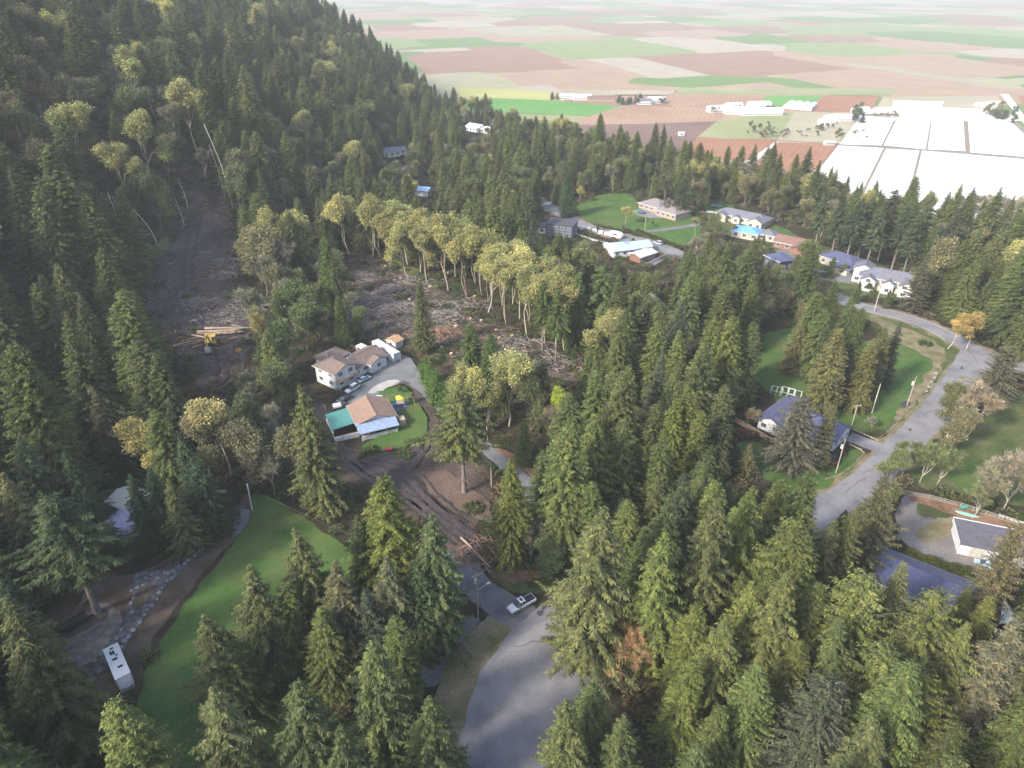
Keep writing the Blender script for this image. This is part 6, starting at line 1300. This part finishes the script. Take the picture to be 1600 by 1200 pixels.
for i in range(60):
    x, y = fld(1500+(i % 12)*12, 352+(i//12)*5); TREES.append((x, y, 4.5, 'R', (.40,.27,.13), '', .9, i*1.0))
# ------------------------------------------------------------------ plant the trees
def vis_size(t):
    px, py, ax = proj(t[0], t[1], h1(t[0], t[1])+t[2]*.7)
    if px < -40 or px > 1640 or py > 1240 or py < -40: return 0
    return t[2]/ax*(6 if (t[0], t[1]) in PICKED else 1)
ROOTS = {}
def plant(t):
    x, y, Hh, kd, tint, lab, wd, rot = t
    vs = PROTO[kd]; k = int(abs(x*7.3+y*3.1)) % len(vs); H0, cm, tm = vs[k]; sc = Hh/H0
    r = empty(NAMES[kd], (x, y, h1(x, y)-.15), rot, (sc*wd, sc*wd, sc))
    j = 1+.16*math.sin(x*12.9+y*78.2)
    for nm, me_ in (('crown', cm), ('trunk', tm)):
        o = bpy.data.objects.new(nm, me_); C.objects.link(o); o.parent = r
        if nm == 'crown': o['tint'] = [tint[0]*j, tint[1]*j, tint[2]*j]
    return r
KPH = {'F': 'fir', 'C': 'cedar', 'O': 'bare-stemmed fir', 'S': 'thin dark fir', 'W': 'broad spreading cedar', 'M': 'yellow green maple', 'T': 'long-stemmed yellow maple',
       'G': 'grey green alder', 'B': 'bare twiggy tree', 'P': 'upright poplar', 'R': 'bare bush', 'H': 'hedge cedar'}
def zone(px, py, x, y, e, s):
    if e > 110 and s < 5: return 'on the farmland plain'
    if s > 8 and py < 470: return 'on the dark hillside in the upper left' if px < 380 else 'on the hillside above the maple row'
    if py > 830: return 'in the lower right wood' if px > 880 else ('in the clump right of the curved lawn' if px > 300 else 'near the stone path in the lower left')
    if px < 400: return 'in the tall wood left of the muddy clearing' if py < 640 else 'above the stone path in the lower left'
    if e > -25: return 'on the rim above the farmland'
    if py < 330: return 'in the far mixed wood behind the houses'
    if px > 1430: return 'on the right beside the side road and meadow' if py > 560 else 'in the wood right of the main road'
    if 480 < px < 880 and py < 560: return 'around the upper brush clearing'
    if px < 700: return 'around the white house'
    if px < 1000 and py > 540: return 'in the wood right of the gravel drive'
    if px > 1160 and py > 470: return 'around the blue roofed house and its lawns'
    return 'in the dense conifer wood at the centre right'
def tone(t):
    r, g, b = t; l = r+g+b
    return 'dark' if l < .25 else ('pale' if l > .62 else ('light' if l > .34 else 'mid green'))
con = sorted([t for t in TREES if t[3] in CONIF], key=vis_size, reverse=True)
dec = sorted([t for t in TREES if t[3] not in CONIF], key=vis_size, reverse=True)
indiv = [t for t in con[:300] if vis_size(t) > 0]+[t for t in dec[:300] if vis_size(t) > 0]; rest = con[300:]+dec[300:]
need = {}
for t in con[300:]+dec[300:]:
    need.setdefault((t[3], int(abs(t[0]*7.3+t[1]*3.1)) % len(PROTO[t[3]])), t)
have = {(t[3], int(abs(t[0]*7.3+t[1]*3.1)) % len(PROTO[t[3]])) for t in indiv}
extra = [t for k, t in need.items() if k not in have]; indiv += extra; rest = [t for t in rest if not any(t is q for q in extra)]
gone = [t for t in con[:300]+dec[:300] if vis_size(t) == 0]; rest += gone
print('TREES', len(TREES), 'conifers', len(con), 'broadleaf', len(dec), 'individual', len(indiv))
LM = [(a_, b_, at(a_, b_), n_) for a_, b_, n_ in [(810,1000,'the turning circle'),(705,1010,'the gravel parking'),(420,900,'the curved lawn'),(230,930,'the rocky path'),(160,820,'the half hidden house'),(330,560,'the excavator'),(320,450,'the muddy clearing'),(310,330,'the skid road'),(590,460,'the upper brush clearing'),(740,510,'the stump strip'),(840,560,'the brush strip end'),(545,590,'the two-storey white house'),(770,700,'the curving gravel drive'),(690,760,'the bare soil'),(620,560,'the white container'),(1215,655,'the slate blue roofed house'),(1230,550,'the middle lawn'),(1380,590,'the roadside lawn'),(1360,700,'the driveway mouth'),(1440,660,'the side road'),(1530,560,'the road junction'),(1530,740,'the meadow'),(1470,820,'the gravel court'),(1545,865,'the long white walled shed'),(1400,920,'the dark blue metal roof'),(1375,455,'the big white trimmed house'),(1290,425,'the estate drive'),(1160,365,'the blue tarpaulin roof'),(1025,325,'the long brick house'),(940,325,'the far lawn'),(900,348,'the far road'),(985,395,'the pale blue roof'),(865,355,'the modern dark house'),(740,205,'the highest white house'),(615,245,'the white slope house'),(675,300,'the lone pale blue roof'),(840,870,'the bracken bank'),(480,650,'the muddy track'),(1450,520,'the main road'),(1190,710,'the shaded yard')]]
def where(x, y, zn):
    d, k = min((math.hypot(x-l[2].x, y-l[2].y), i) for i, l in enumerate(LM)); l = LM[k]
    if d > 62 or zn == 'on the farmland plain': return zn
    dx, dy = x-l[2].x, y-l[2].y; rel = ('left of' if dx < 0 else 'right of') if abs(dx) > abs(dy) else ('behind' if dy > 0 else 'in front of')
    return ('close ' if d < 22 else ('some way ' if d > 42 else ''))+rel+' '+l[3]
jobs = []
for t in indiv:
    x, y, Hh, kd, tint, lab, wd, rot = t; z = h1(x, y)
    px, py, _ = proj(x, y, z+Hh*.5); e = .793*(x-115)+.608*(y-428); s = float(np.interp(y, FOOT_Y, FOOT_X)-x)
    zn = zone(float(px), float(py), x, y, e, s); sz = 'low' if Hh < 14 else ('tall' if Hh > 25 else 'medium'); tn = tone(tint)
    nm = sz+' '+(tn+' ' if tn not in KPH[kd] and 'green' not in KPH[kd] else '')+KPH[kd]
    jobs.append([t, lab, nm, where(x, y, zn), zn, float(px)])
cnt = {}
for j in jobs:
    if not j[1]: cnt.setdefault((j[2], j[3]), []).append(j)
ORD = ['', '', 'second', 'third', 'fourth', 'fifth', 'sixth', 'seventh', 'eighth', 'ninth', 'tenth', 'eleventh', 'twelfth', 'thirteenth', 'fourteenth']; NUM = ['', 'one', 'two', 'three', 'four', 'five', 'six', 'seven', 'eight', 'nine', 'ten', 'eleven', 'twelve', 'thirteen', 'fourteen']
for (nm, wh), L in cnt.items():
    L.sort(key=lambda j: j[5]); n = len(L)
    for i, j in enumerate(L):
        if n == 1 or n > 14: j[1] = nm+' '+wh
        elif i == 0: j[1] = f'leftmost {nm} of {NUM[n]} {wh}'
        elif i == n-1: j[1] = f'rightmost {nm} of {NUM[n]} {wh}'
        elif n == 3: j[1] = f'middle {nm} of three {wh}'
        else: j[1] = f'{ORD[i+1]} {nm} from the left of {NUM[n]} {wh}'
for t, lab, nm, wh, zn, _ in jobs:
    r = plant(t); tag(r, ' '.join(lab.split()[:16]), 'tree', ('conifers ' if t[3] in CONIF else 'broadleaf trees ')+zn)
# the rest of the wood: one distant forest, instanced from the same crowns
def far_forest(name, trees):
    me = bpy.data.meshes.new(name); n = len(trees)
    kinds = []
    for t in trees:
        k = int(abs(t[0]*7.3+t[1]*3.1)) % len(PROTO[t[3]]); kinds.append((t[3], k))
    uniq = sorted(set(kinds)); me.vertices.add(n)
    me.vertices.foreach_set('co', np.array([(t[0], t[1], h1(t[0], t[1])-.2) for t in trees], np.float32).ravel())
    H0 = [PROTO[k[0]][k[1]][0] for k in kinds]
    def fa(nm, typ, key, vals): a = me.attributes.new(nm, typ, 'POINT'); a.data.foreach_set(key, np.array(vals, np.float32 if typ != 'INT' else np.int32).ravel())
    fa('scl', 'FLOAT_VECTOR', 'vector', [(t[2]/h*t[6], t[2]/h*t[6], t[2]/h) for t, h in zip(trees, H0)])
    fa('rot', 'FLOAT_VECTOR', 'vector', [(0, 0, t[7]) for t in trees])
    fa('kindex', 'INT', 'value', [uniq.index(k) for k in kinds])
    fa('tint', 'FLOAT_VECTOR', 'vector', [[c*(1+.18*math.sin(t[0]*12.9+t[1]*78.2)) for c in t[4]] for t in trees])
    me.update(); o = bpy.data.objects.new(name, me); C.objects.link(o)
    ng = bpy.data.node_groups.new(name, 'GeometryNodeTree')
    ng.interface.new_socket('Geometry', in_out='INPUT', socket_type='NodeSocketGeometry'); ng.interface.new_socket('Geometry', in_out='OUTPUT', socket_type='NodeSocketGeometry')
    N = ng.nodes; gi = N.new('NodeGroupInput'); go = N.new('NodeGroupOutput'); jn = N.new('GeometryNodeJoinGeometry')
    def attr(nm, typ): a = N.new('GeometryNodeInputNamedAttribute'); a.data_type = typ; a.inputs[0].default_value = nm; return a.outputs[0]
    src = {}
    for ob in C.objects:
        if ob.type == 'MESH' and ob.parent is not None and ob.parent.type == 'EMPTY': src.setdefault(ob.data.name, ob)
    for ui, (kd, k) in enumerate(uniq):
        _, cm, tm = PROTO[kd][k]
        cp = N.new('FunctionNodeCompare'); cp.data_type = 'INT'; cp.operation = 'EQUAL'; ng.links.new(attr('kindex', 'INT'), cp.inputs[2]); cp.inputs[3].default_value = ui
        for m in (cm, tm):
            if m.name not in src: continue
            oi = N.new('GeometryNodeObjectInfo'); oi.transform_space = 'ORIGINAL'; oi.inputs['Object'].default_value = src[m.name]; oi.inputs['As Instance'].default_value = True
            ip = N.new('GeometryNodeInstanceOnPoints'); ng.links.new(gi.outputs[0], ip.inputs['Points']); ng.links.new(cp.outputs[0], ip.inputs['Selection'])
            ng.links.new(oi.outputs['Geometry'], ip.inputs['Instance'])
            rt = N.new('FunctionNodeEulerToRotation'); ng.links.new(attr('rot', 'FLOAT_VECTOR'), rt.inputs[0]); ng.links.new(rt.outputs[0], ip.inputs['Rotation'])
            ng.links.new(attr('scl', 'FLOAT_VECTOR'), ip.inputs['Scale']); ng.links.new(ip.outputs[0], jn.inputs[0])
    ng.links.new(jn.outputs[0], go.inputs[0]); md = o.modifiers.new('instances', 'NODES'); md.node_group = ng
    return o
# low bushes and ferns under and between the trees, too many to count
def bush_mesh(seed, twig):
    rg = np.random.default_rng(seed); n = 260; a = rg.random(n)*6.28; q = rg.random(n)**.6*1.1; z = rg.random(n)*(1.1-.5*q)
    P = np.stack([np.cos(a)*q, np.sin(a)*q, z], 1); D = np.stack([np.cos(a)+rg.normal(0,.5,n), np.sin(a)+rg.normal(0,.5,n), rg.normal(.5,.5,n)], 1); L = rg.uniform(.3, .7, n)*(1.15 if twig else .9)
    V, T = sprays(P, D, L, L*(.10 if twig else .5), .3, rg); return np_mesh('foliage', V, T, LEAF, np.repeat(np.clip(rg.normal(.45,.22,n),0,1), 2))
BUSH = [bush_mesh(k, k % 2) for k in range(4)]
def carpet(name, pts, meshes, tints, lo, hi, mat=None):
    rg = random.Random(len(pts)); src = []
    for m in meshes:
        x, y = pts.pop(); o = bpy.data.objects.new(name+'_plant' if 'bush' in name or 'under' in name else 'loose_branch', m); C.objects.link(o); o.location = (x, y, h1(x, y)); o['tint'] = list(tints[0]); src.append(o)
    me = bpy.data.meshes.new(name); n = len(pts); me.vertices.add(n); P = np.array(pts); z = hgt(P[:, 0], P[:, 1])
    me.vertices.foreach_set('co', np.column_stack([P, z]).astype(np.float32).ravel())
    def fa(nm, typ, key, vals): a = me.attributes.new(nm, typ, 'POINT'); a.data.foreach_set(key, np.array(vals, np.float32 if typ != 'INT' else np.int32).ravel())
    sc = [rg.uniform(lo, hi) for _ in pts]
    fa('scl', 'FLOAT_VECTOR', 'vector', [(s*rg.uniform(.8, 1.3), s, s*rg.uniform(.7, 1.2)) for s in sc]); fa('rot', 'FLOAT_VECTOR', 'vector', [(0, 0, rg.random()*6.28) for _ in pts]); fa('kindex', 'INT', 'value', [rg.randrange(len(meshes)) for _ in pts])
    fa('tint', 'FLOAT_VECTOR', 'vector', [[c*rg.uniform(.85, 1.15) for c in rg.choice(tints)] for _ in pts]); me.update(); o = bpy.data.objects.new(name, me); C.objects.link(o)
    ng = bpy.data.node_groups.new(name, 'GeometryNodeTree'); ng.interface.new_socket('Geometry', in_out='INPUT', socket_type='NodeSocketGeometry'); ng.interface.new_socket('Geometry', in_out='OUTPUT', socket_type='NodeSocketGeometry')
    N = ng.nodes; gi = N.new('NodeGroupInput'); go = N.new('NodeGroupOutput'); jn = N.new('GeometryNodeJoinGeometry')
    def attr(nm, typ): a = N.new('GeometryNodeInputNamedAttribute'); a.data_type = typ; a.inputs[0].default_value = nm; return a.outputs[0]
    for ui, so in enumerate(src):
        cp = N.new('FunctionNodeCompare'); cp.data_type = 'INT'; cp.operation = 'EQUAL'; ng.links.new(attr('kindex', 'INT'), cp.inputs[2]); cp.inputs[3].default_value = ui
        oi = N.new('GeometryNodeObjectInfo'); oi.transform_space = 'ORIGINAL'; oi.inputs['Object'].default_value = so; oi.inputs['As Instance'].default_value = True
        ip = N.new('GeometryNodeInstanceOnPoints'); ng.links.new(gi.outputs[0], ip.inputs['Points']); ng.links.new(cp.outputs[0], ip.inputs['Selection']); ng.links.new(oi.outputs['Geometry'], ip.inputs['Instance'])
        rt = N.new('FunctionNodeEulerToRotation'); ng.links.new(attr('rot', 'FLOAT_VECTOR'), rt.inputs[0]); ng.links.new(rt.outputs[0], ip.inputs['Rotation']); ng.links.new(attr('scl', 'FLOAT_VECTOR'), ip.inputs['Scale']); ng.links.new(ip.outputs[0], jn.inputs[0])
    ng.links.new(jn.outputs[0], go.inputs[0]); md = o.modifiers.new('instances', 'NODES'); md.node_group = ng; tag(o, kind='stuff'); return src
under = []
hard = [boxed(OPEN[k]) for k in OPEN if k not in ('soil', 'clearing_left', 'clearing_mid')]; soft = [boxed(OPEN[k]) for k in ('soil', 'clearing_left', 'clearing_mid')]
strips = [boxed(strip([at(*p) for p in q], w_)) for q, w_ in (([(700,855),(722,893),(752,925),(800,958),(830,968)], 12), ([(1300,462),(1345,480),(1400,492),(1450,508),(1500,535),(1545,558),(1600,575),(1680,600)], 12), ([(1535,552),(1512,580),(1480,622),(1440,668),(1402,705),(1372,738),(1335,768),(1290,795),(1230,830)], 12), ([(800,290),(838,312),(870,330),(910,352),(950,366),(1000,376),(1040,390),(1075,402)], 10), ([(700,1230),(715,1040),(750,985),(790,968)], 9), ([(840,955),(880,925),(930,925)], 10))]
def inside(x, y, L): return any(a < x < b and c < y < d and pip(x, y, P) for (a, b, c, d, P) in L)
for _ in range(17000):
    y = 40+440*trng.random()**.8; x = trng.uniform(-.9, .9)*(y+70)*.95
    px, py, ax = fproj(x, y, h1(x, y))
    if not (-20 < px < 1620 and 0 < py < 1210) or inside(x, y, hard): continue
    if inside(x, y, strips) or any((x-a)**2+(y-b)**2 < 30 for a, b in ROADS_W) or any((x-a)**2+(y-b)**2 < (q*.8)**2 for a, b, q in PADS.values()): continue
    if inside(x, y, soft):
        # only the ragged rim of a clearing is overgrown
        if all(inside(x+dx, y+dy, soft) for dx, dy in ((4, 0), (-4, 0), (0, 4), (0, -4))) and not (inside(x, y, soft[2:]) and trng.random() < .3) and not (inside(x, y, soft[1:2]) and trng.random() < .1): continue
    under.append((x, y))
print('undergrowth', len(under))
s_ = carpet('undergrowth', under, BUSH, [(.09,.11,.045), (.12,.12,.06), (.14,.11,.07), (.075,.11,.04), (.17,.14,.09)], .6, 1.9)
for i, o in enumerate(s_): tag(o, ['leafy low bush in the undergrowth', 'twiggy low bush in the undergrowth'][i % 2], 'bush', 'low bushes in the undergrowth'); o.name = 'low_bush'
# sticks and bark chunks strewn over the clearings
def stick_mesh(seed):
    rg = random.Random(seed); b = MB(); L = rg.uniform(1.2, 2.6); p = [(-L/2, 0, .3), (0, rg.uniform(-.2, .2), .42), (L/2, 0, .3)]; b.tube(p, [.09, .07, .04], 5)
    for k in range(2): q = Vector(p[1]).lerp(Vector(p[2]), k*.4); b.tube([q, q+Vector((rg.uniform(.2, .6), rg.choice([-1, 1])*rg.uniform(.4, .9), .1))], [.05, .02], 4)
    me = bpy.data.meshes.new('sticks'); me.from_pydata(b.v, [], b.f); me.materials.append(SLASH if seed % 2 else LOGR); return me
deb = []
cl = [boxed(OPEN['clearing_mid'])]; cl2 = [boxed(OPEN['clearing_left'])]
for _ in range(60000):
    y = trng.uniform(110, 420); x = trng.uniform(-170, 90); r_ = trng.random()
    if inside(x, y, cl) and r_ < .5: deb.append((x, y))
    elif r_ < .3 and inside(x, y, cl2): deb.append((x, y))
print('debris', len(deb))
s_ = carpet('branch_litter', deb, [stick_mesh(k) for k in range(4)], [(.3,.3,.3)], .5, 1.3)
for o in s_: tag(o, 'loose forked branch lying among the branch litter of the clearings', 'branch', 'loose branches on the clearings')
if rest: tag(far_forest('distant_forest', rest), kind='stuff')
# ------------------------------------------------------------------ air
hz = MB(); hz.box(-15900, -2400, FARM_Z-6, 15900, 16900, 480)
mh, nh, bh = newmat('air'); nh.nodes.remove(bh)
pv = nh.nodes.new('ShaderNodeVolumePrincipled'); pv.inputs['Color'].default_value = (.93, .96, 1, 1); pv.inputs['Density'].default_value = .0002; pv.inputs['Anisotropy'].default_value = 0.0
nh.links.new(pv.outputs[0], nh.nodes['Material Output'].inputs['Volume'])
tag(hz.build('haze', mh), kind='stuff')
